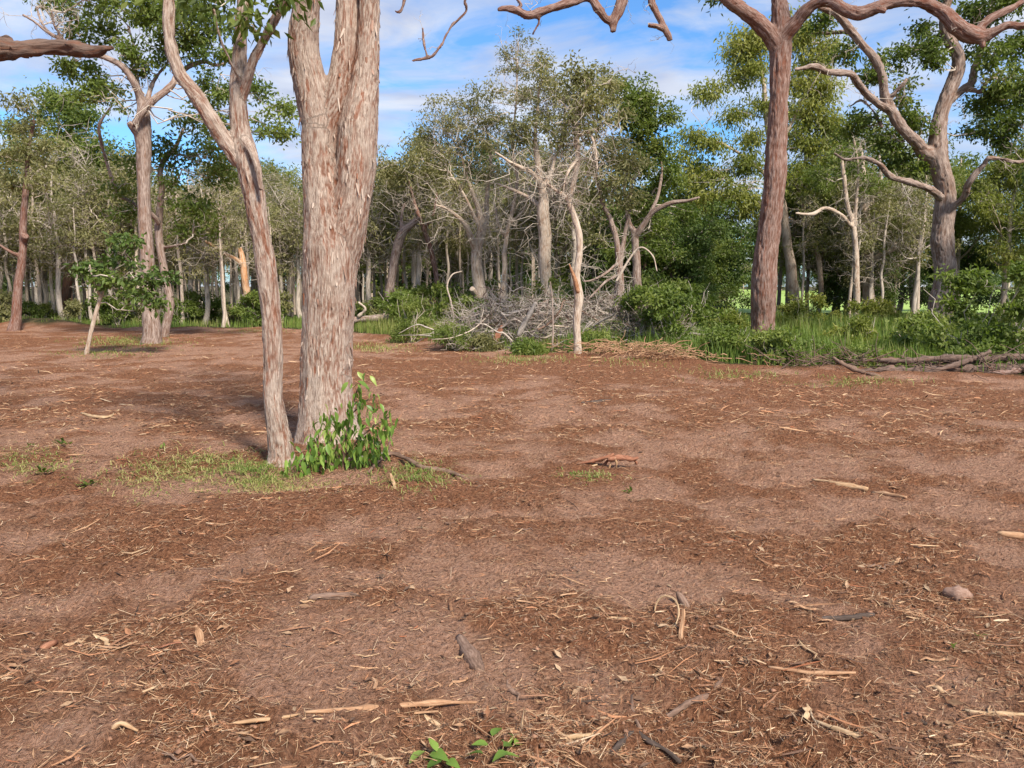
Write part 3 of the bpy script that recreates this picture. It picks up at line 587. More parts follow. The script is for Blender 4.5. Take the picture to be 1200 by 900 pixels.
    hero('dark_spreading_tree', 'dark limbed spreading tree with dense green crown, right of the brush pile',
        [[(748, 362, 14), (746, 320, 10), (744, 287, 9), (742, 272, 8), (737, 262, 6.5), (735, 245, 5), (732, 220, 4), (740, 180, 3)],
         [(743, 280, 8), (755, 262, 7.5, -.2), (767, 247, 6.5, -.4), (787, 238, 5.5, -.6), (807, 235, 4, -.8), (820, 231, 3, -.9)], [(760, 255, 5, -.3), (772, 225, 4), (775, 190, 3.5, .3), (760, 150, 3, .5)]],
        [(745, 108, 26, 0, .45), (765, 122, 20, 0, .5), (735, 130, 26, 0, .4), (760, 145, 22, 0, .45), (775, 165, 16), (740, 165, 28, .5, .3), (755, 190, 26), (775, 200, 18), (730, 200, 24, .8), (785, 215, 16, 1), (760, 225, 24, 1.2), (745, 245, 24, 1.2), (720, 105, 20, .3, .4), (770, 178, 16), (785, 135, 10), (800, 250, 18, 1.2), (770, 262, 22, 1.4)],
        26, BK_GREY, LF_GREEN, .03, .008, .05, 57, leafL=.12, leafW=.055, density=1.5, sprig_r=.3)
    dO = gd(408)
    Oo, skO = hero('rough_red_tree', 'tall straight reddish brown trunk on the right, spreading wide bare limbs overhead',
        [[(891, 418, 48.6), (891, 406, 34.2), (891, 395, 29.7), (893, 360, 28.8), (896, 325, 28.4), (901, 262, 26.1), (905, 225, 24.8), (909, 170, 23.4), (912, 112, 22.1), (914, 60, 23.4), (914, 25, 21.6), (912, -10, 17.1, .1), (908, -70, 14.4, .3), (900, -150, 10.8, .4)],
         [(912, 58, 18.0), (897, 36, 18.9, -.1), (882, 21, 16.2, -.2), (866, 9, 14.4, -.3), (850, -2, 12.6, -.4), (825, -28, 11.7, -.6), (790, -48, 10.8, -.8), (755, -45, 9.9, -1.0), (735, -20, 11.7, -1.1), (727, 8, 12.6, -1.2), (720, 26, 9.9, -1.2), (718, 38, 6.3, -1.2)],
         [(727, 5, 9.0, -1.2), (715, 25, 9.0, -1.2), (702, 10, 9.9, -1.3), (690, -4, 9.9, -1.3), (672, 2, 9.0, -1.4), (650, 9, 9.5, -1.5), (633, 14, 9.9, -1.5), (618, 18, 9.9, -1.5), (605, 12, 9.0, -1.5), (594, 10, 7.2, -1.5), (583, 11, 4.5, -1.5)],
         [(790, -48, 9.0, -.8), (768, -20, 8.1, -1.2), (764, 0, 9.0, -1.3), (770, 16, 8.1, -1.3), (777, 30, 8.1, -1.3), (783, 42, 7.2, -1.3), (785, 48, 5.9, -1.3)], [(781, 36, 6.3, -1.3), (770, 31, 5.9, -1.4), (760, 29, 5.4, -1.5)],
         [(914, 50, 18.0), (930, 28, 16.2, -.2), (944, 12, 13.5, -.4), (958, 3, 11.7, -.5), (975, 2, 11.7, -.7), (993, 12, 13.5, -.9), (1008, 16, 15.3, -1), (1025, 10, 13.5, -1.1), (1045, 3, 12.6, -1.2), (1075, 2, 12.6, -1.3), (1100, 12, 15.3, -1.4), (1118, 28, 18.0, -1.5), (1135, 40, 19.8, -1.5), (1150, 43, 15.3, -1.5), (1163, 38, 10.8, -1.6), (1180, 29, 9.0, -1.7), (1200, 30, 8.1, -1.8), (1235, 10, 6.3, -2)],
         [(1145, 36, 9.9, -1.5), (1160, 22, 9.0, -1.5), (1176, 14, 8.1, -1.5), (1200, 0, 7.2, -1.4), (1230, -30, 5.4, -1.3)], [(1150, 46, 7.2, -1.55), (1152, 56, 5.4, -1.6)], [(1028, 10, 7.2, -1.2), (1038, 14, 6.3, -1.3)], [(618, 18, 4.5, -1.5), (632, 22, 3.6, -1.5), (624, 42, 2.2, -1.4)],
         [(612, 8, 4.5, -1.5), (600, -10, 3.6, -1.4), (585, -40, 2.7, -1.3)], [(700, -10, 3.6, -1.3), (680, -40, 3.6), (560, -12, 3.6, -2.5), (545, 14, 3.6, -2.6), (528, 32, 3.2, -2.6), (515, 56, 3.4, -2.7), (505, 67, 3.2, -2.7), (496, 69, 2.2, -2.7), (482, 72, 1.8, -2.7)], [(501, 67, 1.6, -2.7), (497, 52, 1.4, -2.7), (495, 32, 0.9, -2.7)],
         [(680, -40, 3.6), (520, -60, 3.6, -2), (478, -20, 3.6, -2.5), (473, 2, 3.4, -2.5), (469, 14, 3.6, -2.5), (462, 13, 1.8, -2.5)]],
        [(840, -6, 9, .3), (826, -18, 14, .3), (880, -90, 45), (940, -110, 50), (800, -110, 45, -1), (1010, -70, 40, -1), (1100, -60, 45, -1), (900, -190, 55), (980, -170, 50), (720, -90, 40, -1), (1180, -60, 40, -1)],
        dO, BK_RED, LF_GREEN, .033, .022, .085, 61, leafL=.14, leafW=.05, density=.5, lump=.06, sprig_r=.3)
    dead_twigs(Oo, skO, 46, .55, .008, np.random.default_rng(62), .1, zmin=6.3)
    Pn, skP = hero('gnarled_tree', 'massive gnarled tree with twisted branching limbs, rising behind leafy shrubs at right',
        [[(1108, 372, 36.1), (1108, 345, 28.4), (1106, 310, 24.1), (1105, 262, 23.6), (1103, 225, 21.5), (1098, 195, 23.2), (1097, 172, 20.6), (1101, 142, 17.2), (1111, 112, 15.9), (1121, 84, 15.5), (1121, 64, 14.6), (1109, 42, 12.0), (1107, 12, 9.9), (1118, -10, 8.6), (1140, -60, 6.9)],
         [(1097, 190, 15.5), (1080, 171, 14.6, -.3), (1061, 156, 13.3, -.5), (1048, 134, 12.0, -.6), (1039, 115, 10.8, -.6), (1036, 95, 9.9, -.7), (1020, 64, 9.5, -.8), (998, 36, 9.0, -.9), (981, 17, 8.2, -1), (960, 8, 6.9, -1), (945, -15, 5.2, -1)],
         [(1046, 132, 8.6, -.6), (1030, 122, 8.2, -.9), (1010, 102, 8.2, -1.2), (998, 87, 8.2, -1.4), (975, 85, 7.3, -1.6), (955, 78, 6.9, -1.8), (943, 80, 5.2, -1.9), (931, 81, 3.4, -2)],
         [(1103, 232, 9.5, -.3), (1090, 222, 8.6, -.6), (1070, 215, 7.7, -.9), (1043, 206, 7.3, -1.1), (1030, 192, 6.0, -1.3), (1010, 185, 4.7, -1.4), (990, 187, 3.9, -1.5), (977, 179, 2.6, -1.6)],
         [(1108, 250, 7.7), (1120, 240, 7.3, -.3), (1131, 228, 7.7, -.6), (1137, 213, 7.3, -.9), (1144, 201, 6.5, -1), (1154, 192, 5.6, -1.1), (1158, 185, 5.2, -1.2), (1176, 187, 4.7, -1.2), (1196, 190, 4.3, -1.2), (1225, 180, 3.4)],
         [(1112, 118, 9.5), (1128, 106, 9.0, .3), (1138, 98, 8.6, .4), (1142, 80, 7.7, .5), (1150, 60, 6.9, .6), (1160, 20, 6.0, .7), (1170, -40, 4.3)],
         [(1135, 104, 6.0, .3), (1150, 107, 5.2, .1), (1158, 95, 4.3, 0), (1175, 82, 3.0, 0)], [(1040, 120, 6.0, -.6), (1052, 105, 4.7, -.8), (1062, 92, 4.3, -.9)], [(1020, 65, 5.2, -.8), (1000, 40, 5.2), (975, 38, 4.3, .6), (947, 40, 3.4, .8)], [(1034, 150, 4.3, -.5), (1024, 132, 3.9, -.2), (1010, 118, 3.4, .2), (995, 125, 2.6, .4)]],
        [(1060, 110, 18), (1070, 135, 20), (1075, 150, 16), (1035, 165, 22), (1055, 185, 20), (1075, 200, 15), (1040, 75, 20), (1055, 60, 16), (1020, 90, 14), (1095, 55, 14, -.5), (1085, 35, 16), (1005, 135, 18), (990, 150, 18), (1100, 70, 12, -.6),
         (1160, 120, 28), (1180, 90, 30), (1185, 140, 28), (1165, 60, 24), (1190, 50, 30), (1200, 110, 30), (1140, 20, 26), (1100, -20, 30), (1180, 0, 34), (1060, -20, 26), (1150, 150, 18), (990, 60, 20), (965, 20, 22), (1175, 165, 20), (1085, 60, 12)],
        23.5, BK_GREY, LF_GREEN, .034, .022, .085, 67, leafL=.13, leafW=.055, density=1.35, lump=.11, sprig_r=.28)
    dead_twigs(Pn, skP, 50, .8, .010, np.random.default_rng(68), .2, zmin=4.5)
    T, sk = hero('tall_yellow_green_tree', 'tall tree with airy yellow green clumps showing left of the tall reddish trunk',
        [[(930, 352, 14), (925, 300, 11), (918, 250, 10), (910, 200, 8), (900, 150, 7), (895, 100, 5), (890, 60, 3)], [(914, 220, 6), (880, 190, 4), (850, 170, 3), (820, 160, 2)], [(905, 180, 5), (930, 140, 4), (950, 90, 3), (960, 50, 2)]],
        [(870, 55, 24, 0, .75), (890, 48, 22, 0, .8), (880, 85, 22, 0, .6), (838, 105, 14, 0, .7), (822, 108, 9), (858, 92, 13, 0, .7), (862, 135, 16), (815, 160, 17, 0, .4), (805, 180, 12), (835, 168, 16), (880, 165, 18), (875, 195, 20, 0, .3), (840, 200, 16), (808, 208, 15), (858, 222, 20), (830, 232, 20), (895, 120, 18),
         (940, 45, 22, 0, .85), (955, 75, 22, 0, .8), (935, 95, 20, 0, .75), (965, 105, 22, 0, .8), (945, 130, 22, 0, .7), (975, 140, 20, 0, .6), (935, 160, 22), (960, 175, 22), (985, 165, 18), (940, 205, 22), (970, 60, 18, 0, .8), (925, 30, 18, 0, .8), (880, 240, 22), (910, 40, 16, 0, .8)],
        38, BK_PALE, LF_YELLOW, .04, .008, .06, 71, leafL=.22, leafW=.06, density=1.15, droop=1.0, sprig_r=.55)
    for i, (nm, lb, ch) in enumerate((
        ('pale_branched_tree', 'cream tree with long limb bending left, between reddish trunk and gnarled tree',
         [[(1004, 358, 8), (1003, 300, 7), (1000, 267, 6), (993, 240, 5.5), (989, 210, 5), (985, 170, 4)], [(1000, 268, 5), (985, 252, 5, -.4), (967, 244, 4.5, -.6), (952, 251, 4.5, -.8), (932, 250, 3, -1)], [(1002, 270, 4), (1003, 240, 4), (1006, 200, 3), (1000, 160, 2.5)]]),
        ('pale_pillar_tree', 'thick pale tree with upright twin tops, between the red trunk and gnarled tree',
         [[(1018, 360, 14), (1016, 300, 12), (1014, 257, 11), (1014, 235, 9), (1012, 205, 6), (1008, 170, 4)], [(1015, 245, 8), (1026, 228, 7), (1032, 205, 5), (1030, 180, 3)], [(1020, 305, 7), (1035, 298, 6, -.4), (1047, 292, 5, -.6), (1050, 284, 4, -.7)]]),
        ('leaning_pale_tree', 'narrow whitish tree leaning left, just right of the tall reddish trunk',
         [[(963, 358, 6), (962, 330, 6), (958, 298, 5.5), (950, 275, 5.5), (942, 245, 5), (938, 215, 4), (945, 180, 3)]]))):
        t_, sk = hero(nm, lb, ch, [(985 + i * 18, 175, 20), (1005, 195 + i * 10, 22), (965, 210, 22), (1025, 215, 18)][:3 if i else 4], 33 + i * 2.5, BK_PALE, LF_GREEN, .035, .007, .06, 75 + i, leafL=.16, leafW=.05, density=.7)
        dead_twigs(t_, sk, 40, 1.3, .012, np.random.default_rng(75 + i), .2)
    hero('broad_green_tree', 'broad green crowned tree at far left with lighter tops against the sky',
        [[(75, 372, 12), (80, 320, 10), (82, 270, 9), (78, 220, 8), (82, 170, 6), (85, 130, 4)], [(80, 260, 6), (60, 225, 5), (40, 190, 4), (25, 160, 3)], [(80, 235, 6), (105, 200, 5), (120, 170, 4)]],
        [(60, 112, 16, 0, .55), (85, 118, 20, 0, .5), (48, 135, 14), (25, 148, 11), (15, 152, 8), (95, 142, 24, 0, .3), (65, 160, 24, 0, .7), (105, 175, 26, 0, .6), (35, 178, 18, 0, .5), (10, 190, 18), (85, 190, 28, 0, .75), (50, 205, 26, 0, .4), (120, 205, 26), (15, 225, 22), (75, 230, 26), (110, 240, 26), (140, 185, 20), (40, 240, 24)],
        36, BK_DARK, LF_BUSH, .045, .008, .06, 81, leafL=.18, leafW=.065, density=1.25, sprig_r=.5)
    # tree out of frame on the left whose torn limb reaches in
    hero('torn_limb_tree', 'dark rusty torn limb reaching in from a tree beyond the left edge',
        [[(-210, 545, 90), (-205, 450, 70), (-190, 300, 62), (-170, 150, 60), (-150, 60, 50), (-140, -80, 40), (-150, -250, 25)],
         [(-150, 80, 34), (-100, 82, 26), (-50, 72, 20), (0, 60, 24), (8, 57, 22), (20, 58, 18), (40, 55, 16), (60, 54, 16), (90, 57, 17), (112, 60, 15), (128, 57, 8), (135, 55, 3)], [(-4, 50, 12), (6, 47, 8), (9, 40, 4)], [(8, 62, 10), (16, 71, 4)], [(100, 60, 10), (105, 68, 5)]],
        [(-160, -250, 60), (-100, -180, 55), (-220, -150, 55), (-170, -330, 60)], 7.2, BK_DARK, LF_GREEN, .026, .022, .045, 85, leafL=.11, leafW=.04, density=.4, lump=.2)
build_heroes()

# ------------------------------------------------------------------ forest behind: prototypes and copies
def copy_tree(o, loc, rz, s, label=None, group=None):
    c = o.copy(); COL.objects.link(c); c.location = loc; c.rotation_euler = (0, 0, rz); c.scale = (s, s, s * random.uniform(.9, 1.12))
    if label: c['label'] = label
    if group: c['group'] = group
    for ch in o.children:
        k = ch.copy(); COL.objects.link(k); k.parent = c
    return c
def proto(name, label, cat, group, seed, H, trunk_r, bark, leaf, kind):
    rng = np.random.default_rng(seed)
    root = link(name, None, label=label, cat=cat, group=group)
    n = 9; t = np.linspace(0, 1, n); top = H * {'bushy': .8, 'sparse': .82, 'pole': .95, 'tall': .85}[kind]
    p = np.stack([np.cumsum(rng.normal(0, .11, n)) * H * .06, np.cumsum(rng.normal(0, .11, n)) * H * .06, t * top - .2], 1); p[0, :2] = 0
    chains = [(p, trunk_r * np.array([1.35, 1, .92, .86, .8, .7, .58, .42, .25]))]
    nl = {'bushy': 6, 'sparse': 9, 'pole': 3, 'tall': 6}[kind]
    tips = [p[-1]]
    for i in range(nl):
        k = rng.integers(3 if kind != 'pole' else 5, 8); a = rng.random() * 6.28; ln = H * rng.uniform(.14, .30) * (.5 if kind == 'pole' else 1)
        d = np.array([math.cos(a), math.sin(a), rng.uniform(.2, 1.3)]); d /= np.linalg.norm(d); s = p[k]
        q = np.array([s, s + d * ln * .35 + rng.normal(0, .12, 3), s + d * ln * .7 + rng.normal(0, .18, 3) + [0, 0, .1 * ln], s + d * ln + rng.normal(0, .2, 3) + [0, 0, .35 * ln]])
        r = trunk_r * .45 * (1 - .5 * k / 9); chains.append((q, np.array([r, r * .75, r * .5, r * .22]))); tips += [q[-1], q[-2]]
    Vs, Qs, Bs, off, sk = [], [], [], 0, []
    for pts, rad in chains:
        pp, rr = catmull(pts, rad, .22); V, Q, _, b = tubes(pp[None], rr[None], 8); Vs.append(V); Qs.append(Q + off); Bs.append(b + [0, 0, off * .01]); off += len(V); sk.append(pp)
    sk = np.vstack(sk)
    if kind in ('sparse', 'pole'):       # crooked bare branchlets
        n = 90 if kind == 'sparse' else 22; s = sk[(sk[:, 2] > H * .25)]; S = s[rng.integers(0, len(s), n)]
        E = S + nrm(rng.normal(0, 1, (n, 3)) + [0, 0, .3]) * rng.uniform(.4, 1.6, (n, 1)); pp = wiggle_paths(S, E, 6, .14, rng)
        V, Q, _, b = tubes(pp, np.linspace(1, .3, 6)[None] * np.full((n, 1), .016), 3); Vs.append(V); Qs.append(Q + off); Bs.append(b); off += len(V)
        n2 = n * 3; i = np.repeat(np.arange(n), 3); S = pp[i, rng.integers(2, 6, n2)]; E = S + nrm(rng.normal(0, 1, (n2, 3))) * rng.uniform(.2, .7, (n2, 1)); pp = wiggle_paths(S, E, 4, .15, rng)
        V, Q, _, b = tubes(pp, np.linspace(1, .4, 4)[None] * np.full((n2, 1), .009), 3); Vs.append(V); Qs.append(Q + off); Bs.append(b); off += len(V)
    link('trunk', mesh('trunk', np.vstack(Vs), np.vstack(Qs), attrs={'bark': np.vstack(Bs)}, mats=[bark]), root)
    tips = np.array(tips); nb = {'bushy': 26, 'sparse': 16, 'pole': 6, 'tall': 20}[kind]
    c = tips[rng.integers(0, len(tips), nb)] + rng.normal(0, 1, (nb, 3)) * H * np.array([.075, .075, .06]) * (1 if kind != 'pole' else .6)
    if kind == 'bushy': c = np.vstack([c, np.stack([rng.normal(0, H * .14, 12), rng.normal(0, H * .14, 12), rng.uniform(.15, .6, 12) * H], 1)])
    R = rng.uniform(.55, 1.05, len(c)) * H / 8.5
    V, Q, mi, bk, t = foliage(c, R, sk, rng, {'bushy': .21, 'sparse': .18, 'pole': .18, 'tall': .24}[kind], {'bushy': .085, 'sparse': .055, 'pole': .05, 'tall': .06}[kind],
                              {'bushy': .55, 'sparse': .42, 'pole': .4, 'tall': .5}[kind], .7, rng.uniform(.2, .8, len(c)), .46, .010)
    link('crown', mesh('crown', V, Q, attrs={'bark': bk, 'tint': t}, mats=[TWIG, leaf], mi=mi, smooth=False), root)
    return root
def build_forest():
    rnd = random.Random(4)
    G = {'sparse': 'grey scrubby trees of the forest edge', 'bushy': 'dense green trees of the forest', 'pole': 'slender pale trunks in the forest', 'tall': 'tall leafy trees of the forest'}
    LB = {'sparse': 'grey crooked scrubby tree with thin olive crown in the forest behind the clearing',
          'bushy': 'dense dark green tree in the forest behind the clearing',
          'pole': 'slender straight pale trunk among many in the dense forest behind',
          'tall': 'tall leafy gum tree standing in the forest behind the clearing'}
    NM = {'sparse': 'scrubby_tree', 'bushy': 'bushy_tree', 'pole': 'pole_tree', 'tall': 'gum_tree'}
    PR = {k: [] for k in G}
    for i in range(4): PR['sparse'].append(proto(NM['sparse'], LB['sparse'], 'tree', G['sparse'], 100 + i, 8.2, .13, BK_BG, LF_OLIVE, 'sparse'))
    for i in range(4): PR['bushy'].append(proto(NM['bushy'], LB['bushy'], 'tree', G['bushy'], 120 + i, 7.6, .14, BK_DARK, [LF_DARK, LF_GREEN][i % 2], 'bushy'))
    for i in range(3): PR['pole'].append(proto(NM['pole'], LB['pole'], 'tree', G['pole'], 140 + i, 8.0, .085, BK_PALE if i else BK_BG, LF_OLIVE, 'pole'))
    for i in range(3): PR['tall'].append(proto(NM['tall'], LB['tall'], 'tree', G['tall'], 160 + i, 10.5, .17, BK_PALE, [LF_YELLOW, LF_GREEN][i % 2], 'tall'))
    used = {}
    def put(kind, px, d, s):
        i = rnd.randrange(len(PR[kind])); pr = PR[kind][i]; loc = ((px - 600) / 900 * d, d, 0)
        if (kind, i) not in used:
            used[(kind, i)] = 1; pr.location = loc; pr.rotation_euler = (0, 0, rnd.random() * 6.28); pr.scale = (s, s, s)
        else: copy_tree(pr, loc, rnd.random() * 6.28, s)
    def band(kind, n, px0, px1, d0, d1, s0, s1):
        for i in range(n):
            put(kind, px0 + (px1 - px0) * (i + rnd.random()) / n, rnd.uniform(d0, d1), rnd.uniform(s0, s1))
    band('sparse', 26, -90, 360, 31, 44, .8, 1.05); band('sparse', 11, 400, 720, 34, 42, .8, 1.05)
    band('bushy', 3, -120, 370, 44, 52, .9, 1.1); band('bushy', 7, 420, 700, 46, 58, .95, 1.2)
    band('pole', 44, 190, 360, 29, 46, .6, .95); band('pole', 40, 410, 640, 36, 50, .7, 1.0); band('pole', 44, -60, 190, 30, 46, .7, 1.0)
    band('bushy', 6, 690, 835, 30, 37, .6, .85); band('bushy', 4, 760, 840, 40, 44, .85, 1.05); band('bushy', 3, 780, 835, 32, 36, .5, .6)
    band('sparse', 7, 900, 1080, 33, 42, .7, .9); band('bushy', 3, 930, 1090, 36, 43, .6, .75); band('tall', 7, 900, 1090, 36, 44, .75, 1.0); band('pole', 8, 900, 1090, 34, 44, .8, 1.0)
    band('bushy', 2, 1105, 1140, 36, 42, .55, .65); band('tall', 5, 1120, 1290, 32, 42, .75, .95)
    band('tall', 14, 660, 1300, 118, 165, 1.0, 1.5); band('bushy', 26, 640, 1340, 120, 170, .9, 1.5); band('pole', 14, 800, 1250, 105, 150, .8, 1.2)
    band('tall', 6, -150, 620, 60, 75, 1.0, 1.2); band('bushy', 16, -200, 640, 60, 80, 1.1, 1.4); band('sparse', 12, -160, 640, 55, 70, 1.0, 1.3)
    band('bushy', 5, -520, -140, 26, 40, .9, 1.2); band('sparse', 5, -520, -120, 24, 36, .9, 1.2); band('tall', 4, 1290, 1700, 22, 34, .9, 1.1); band('bushy', 4, 1290, 1650, 20, 32, .7, .9)
    # far wood that reads as one mass
    rng = np.random.default_rng(9); n = 90
    c = np.stack([np.linspace(-230, 260, n) + rng.normal(0, 2, n), rng.uniform(185, 215, n), rng.uniform(3, 8, n)], 1)
    m = 13000; i = rng.integers(0, n, m); pos = c[i] + nrm(rng.normal(0, 1, (m, 3))) * rng.random((m, 1)) ** .4 * np.array([5, 4, 6]); pos[:, 2] = np.abs(pos[:, 2])
    V, Q = leaves(pos, rng.normal(0, 1, (m, 3)), rng.normal(0, 1, (m, 3)), rng.uniform(.9, 1.7, m), rng.uniform(.5, .9, m))
    link('woods', mesh('woods', V, Q, attrs={'tint': np.repeat(np.clip(rng.uniform(.2, .8, n)[i] + rng.normal(0, .1, m), 0, 1), 4)}, mats=[LF_GREEN], smooth=False), kind='stuff', label='far green wood along the horizon behind everything', cat='woods')
build_forest()

# ------------------------------------------------------------------ shrubs, undergrowth, grass
def shrub(name, label, px, py, wpx, hpx, leaf, seed, leafL=.10, leafW=.035, density=1.0, group=None, droop=.3, twig=None, cat='shrub', tint=.5, dd=0):
    rng = np.random.default_rng(seed); g = P(px, py, gd(py) + dd); d = gd(py) + dd; base = np.array([g[0], d, 0.0])
    W, H = wpx * d / F / 2, hpx * d / F
    root = link(name, None, loc=base, label=label, cat=cat, group=group)
    n = 10; a = rng.random(n) * 6.28; rr = rng.random(n) ** .6
    E = np.stack([np.cos(a) * rr * W * .8, np.sin(a) * rr * min(W, 1.2) * .8, H * rng.uniform(.45, .9, n)], 1); S = E * [.15, .15, 0] + [0, 0, -.05]
    pp = wiggle_paths(S, E, 7, .07, rng); V, Q, _, b = tubes(pp, np.linspace(1, .3, 7)[None] * np.full((n, 1), .016), 5)
    link('stem', mesh('stem', V, Q, attrs={'bark': b}, mats=[twig or TWIG]), root)
    k = max(10, int(12 * W / H)); a = rng.random(k) * 6.28; rr = rng.random(k) ** .5
    zz = rng.uniform(.12, .92, k); c = np.stack([np.cos(a) * rr * W * .85 * (1.1 - .5 * zz), np.sin(a) * rr * min(W, 1.3) * (1.1 - .5 * zz), zz * H * .9], 1)
    R = np.full(k, .32 * min(W, H)) * rng.uniform(.7, 1.25, k)
    V, Q, mi, bk, t = foliage(c, R, pp.reshape(-1, 3), rng, leafL, leafW, density * .9, droop, np.clip(rng.normal(tint, .15, k), 0, 1), .17, .005, branch_r=.010)
    V[:, 2] = np.maximum(V[:, 2], .01)
    link('foliage', mesh('foliage', V, Q, attrs={'bark': bk, 'tint': t}, mats=[twig or TWIG, leaf], mi=mi, smooth=False), root)
    return root
def build_understory():
    S = shrub
    S('shrub', 'feathery green bush at the left end of the brush pile, near the fallen log', 482, 398, 46, 64, LF_BUSH, 1, .09, .024, 1.5, tint=.8, dd=-1.2)
    S('shrub', 'low grey green bush with fine needles in front of the brush pile, left side', 535, 408, 66, 34, LF_BUSH, 2, .09, .022, 1.5, tint=.6, dd=-.7)
    S('shrub', 'leafy green bush filling the gap between brush pile and open field', 795, 420, 120, 84, LF_BUSH, 3, .10, .05, 1.2, tint=.5, dd=1.5)
    S('shrub', 'broad leafy bush growing up over the right end of the brush pile', 755, 416, 84, 84, LF_BUSH, 4, .11, .05, 1.0, tint=.6, dd=1.5)
    S('shrub', 'bright green bush standing up behind the brush pile beside the stringy trunk', 630, 398, 50, 85, LF_GREEN, 5, .11, .05, 1.0, tint=.85, dd=4)
    S('shrub', 'low leafy cuttings heaped at the foot of the tall reddish trunk', 905, 428, 70, 44, LF_BUSH, 6, .10, .045, 1.0, tint=.55)
    S('shrub', 'big glossy leafed bush below the gnarled tree at the right edge', 1140, 432, 150, 128, LF_BUSH, 7, .11, .05, 1.3, tint=.45, dd=.9)
    S('shrub', 'low spreading bush under the gnarled tree, left of the glossy bush', 1075, 428, 80, 44, LF_BUSH, 8, .10, .045, 1.0, tint=.6, dd=2.2)
    S('shrub', 'pale green leafy bush beyond the tall grass, right of the reddish trunk', 935, 385, 60, 44, LF_YELLOW, 9, .12, .05, 1.0, tint=.6, dd=2)
    S('shrub', 'bush with lit tips against the field beyond the gnarled trunk', 1185, 420, 80, 80, LF_BUSH, 10, .11, .05, 1.0, tint=.7, dd=2)
    S('shrub', 'olive bush between the reddish trunk and the open field', 850, 405, 46, 40, LF_YELLOW, 11, .10, .045, 1.0, tint=.45, dd=2)
    S('shrub', 'pale bush below the twin pale trees, behind the tall grass', 1015, 385, 70, 30, LF_YELLOW, 12, .12, .05, 1.1, tint=.7, dd=4)
    S('shrub', 'straggly light green bush left of the strap leaved plant in the tall grass', 1000, 415, 60, 45, LF_YELLOW, 13, .10, .04, .9, tint=.5, dd=1)
    S('shrub', 'small dark leafed bush just right of the tall reddish trunk', 948, 424, 50, 28, LF_BUSH, 14, .09, .04, 1.0, tint=.4)
    S('shrub', 'low bush beside the heap of raked pale splinters', 850, 424, 70, 44, LF_BUSH, 15, .09, .04, 1.0, tint=.5, dd=.4)
    S('shrub', 'small leafy bush at the foot of the pale wavy tree', 697, 414, 40, 26, LF_BUSH, 16, .08, .035, 1.0, tint=.7)
    S('shrub', 'fresh green bush on the far side of the logs, left of the glossy bush', 1095, 415, 70, 52, LF_BUSH, 17, .10, .045, 1.0, tint=.8, dd=2.0)
    S('shrub', 'small grey green tuft in front of the broken red stump', 570, 410, 34, 18, LF_OLIVE, 18, .08, .025, 1.2, tint=.6, dd=-.3)
    S('shrub', 'low weedy bush in front of the brush pile, right of the broken red stump', 618, 415, 44, 16, LF_BUSH, 19, .08, .03, 1.0, tint=.6, dd=-.5)
    S('shrub', 'weedy tuft growing over the left end of the right hand log heap', 1010, 432, 60, 24, LF_BUSH, 21, .08, .03, 1.0, tint=.6)
    S('shrub', 'tall dense leafy bush at the very edge, right of the glossy bush', 1205, 436, 100, 140, LF_BUSH, 23, .11, .05, 1.2, tint=.4, dd=.6)
    S('shrub', 'weedy tuft growing between the logs below the glossy bush', 1125, 436, 60, 30, LF_BUSH, 22, .08, .035, 1.0, tint=.6, dd=.2)
    rnd = random.Random(8)
    spots = []
    for i in range(15):
        px = -60 + i * 30 + rnd.uniform(-12, 12)
        if 320 < px < 430: continue
        spots.append((px, 30.5 + rnd.uniform(0, 3), rnd.uniform(.6, 1.1)))
    for i in range(26): spots.append((430 + i * 16 + rnd.uniform(-8, 8), rnd.uniform(27, 34), rnd.uniform(.7, 1.3)))
    prs = [shrub('bush', 'low dark bush of the understory along the forest edge', 300 + 10 * i, 384, 60, 42, [LF_BUSH, LF_GREEN, LF_OLIVE][i], 30 + i, .13, .055, .9, 'understory bushes along the forest edge', dd=1) for i in range(3)]
    for i, (px, d, s) in enumerate(spots):
        if px > 845: continue
        copy_tree(prs[i % 3], ((px - 600) / 900 * d, d, 0), rnd.random() * 6.28, s)
    # grass
    rng = np.random.default_rng(77)
    def blades(P0, h, w, tint, lean=.35):
        n = len(P0); a = rng.random(n) * 6.28; dr = np.stack([np.cos(a), np.sin(a), a * 0], 1); sd = np.stack([-np.sin(a), np.cos(a), a * 0], 1)
        b = rng.uniform(.1, 1, n)[:, None] * lean; h = h[:, None]; w = w[:, None]
        m = P0 + np.array([0, 0, 1]) * h * .55 + dr * h * b * .3; t = P0 + np.array([0, 0, 1]) * h * (1 - .35 * b) + dr * h * b
        V = np.stack([P0 - sd * w, P0 + sd * w, m + sd * w * .8, m - sd * w * .8, t], 1).reshape(-1, 3)
        o = np.arange(n) * 5; return V, np.stack([o, o + 1, o + 2, o + 3], 1), np.stack([o + 3, o + 2, o + 4], 1), np.repeat(tint, 5)
    def region(n, x0, x1, y0, y1, hm, tm, clump=.5, seed=0):
        """grass behind the cleared edge"""
        x = rng.uniform(x0, x1, n * 3); y = rng.uniform(y0, y1, n * 3); p = np.stack([x, y, x * 0], 1)
        k = perlin(p * .8, 90 + seed) + .25 * perlin(p * 2.5, 91 + seed)
        keep = (y > edge(x) + .4 + .9 * fbm(p * .5, 2, 7) + .25 * rng.normal(0, 1, n * 3)) & (k > rng.normal(-.15, .25, n * 3)); x, y, k = x[keep][:n], y[keep][:n], k[keep][:n]
        h = hm * rng.uniform(.45, 1.2, len(x)) * (1 + .8 * k); return np.stack([x, y, hfun(x, y) - .02], 1), h, np.full(len(x), .006) * (1 + y / 25), np.clip(tm + .5 * perlin(np.stack([x, y, x * 0], 1) * .45, 95 + seed) + rng.normal(0, .12, len(x)), 0, 1)
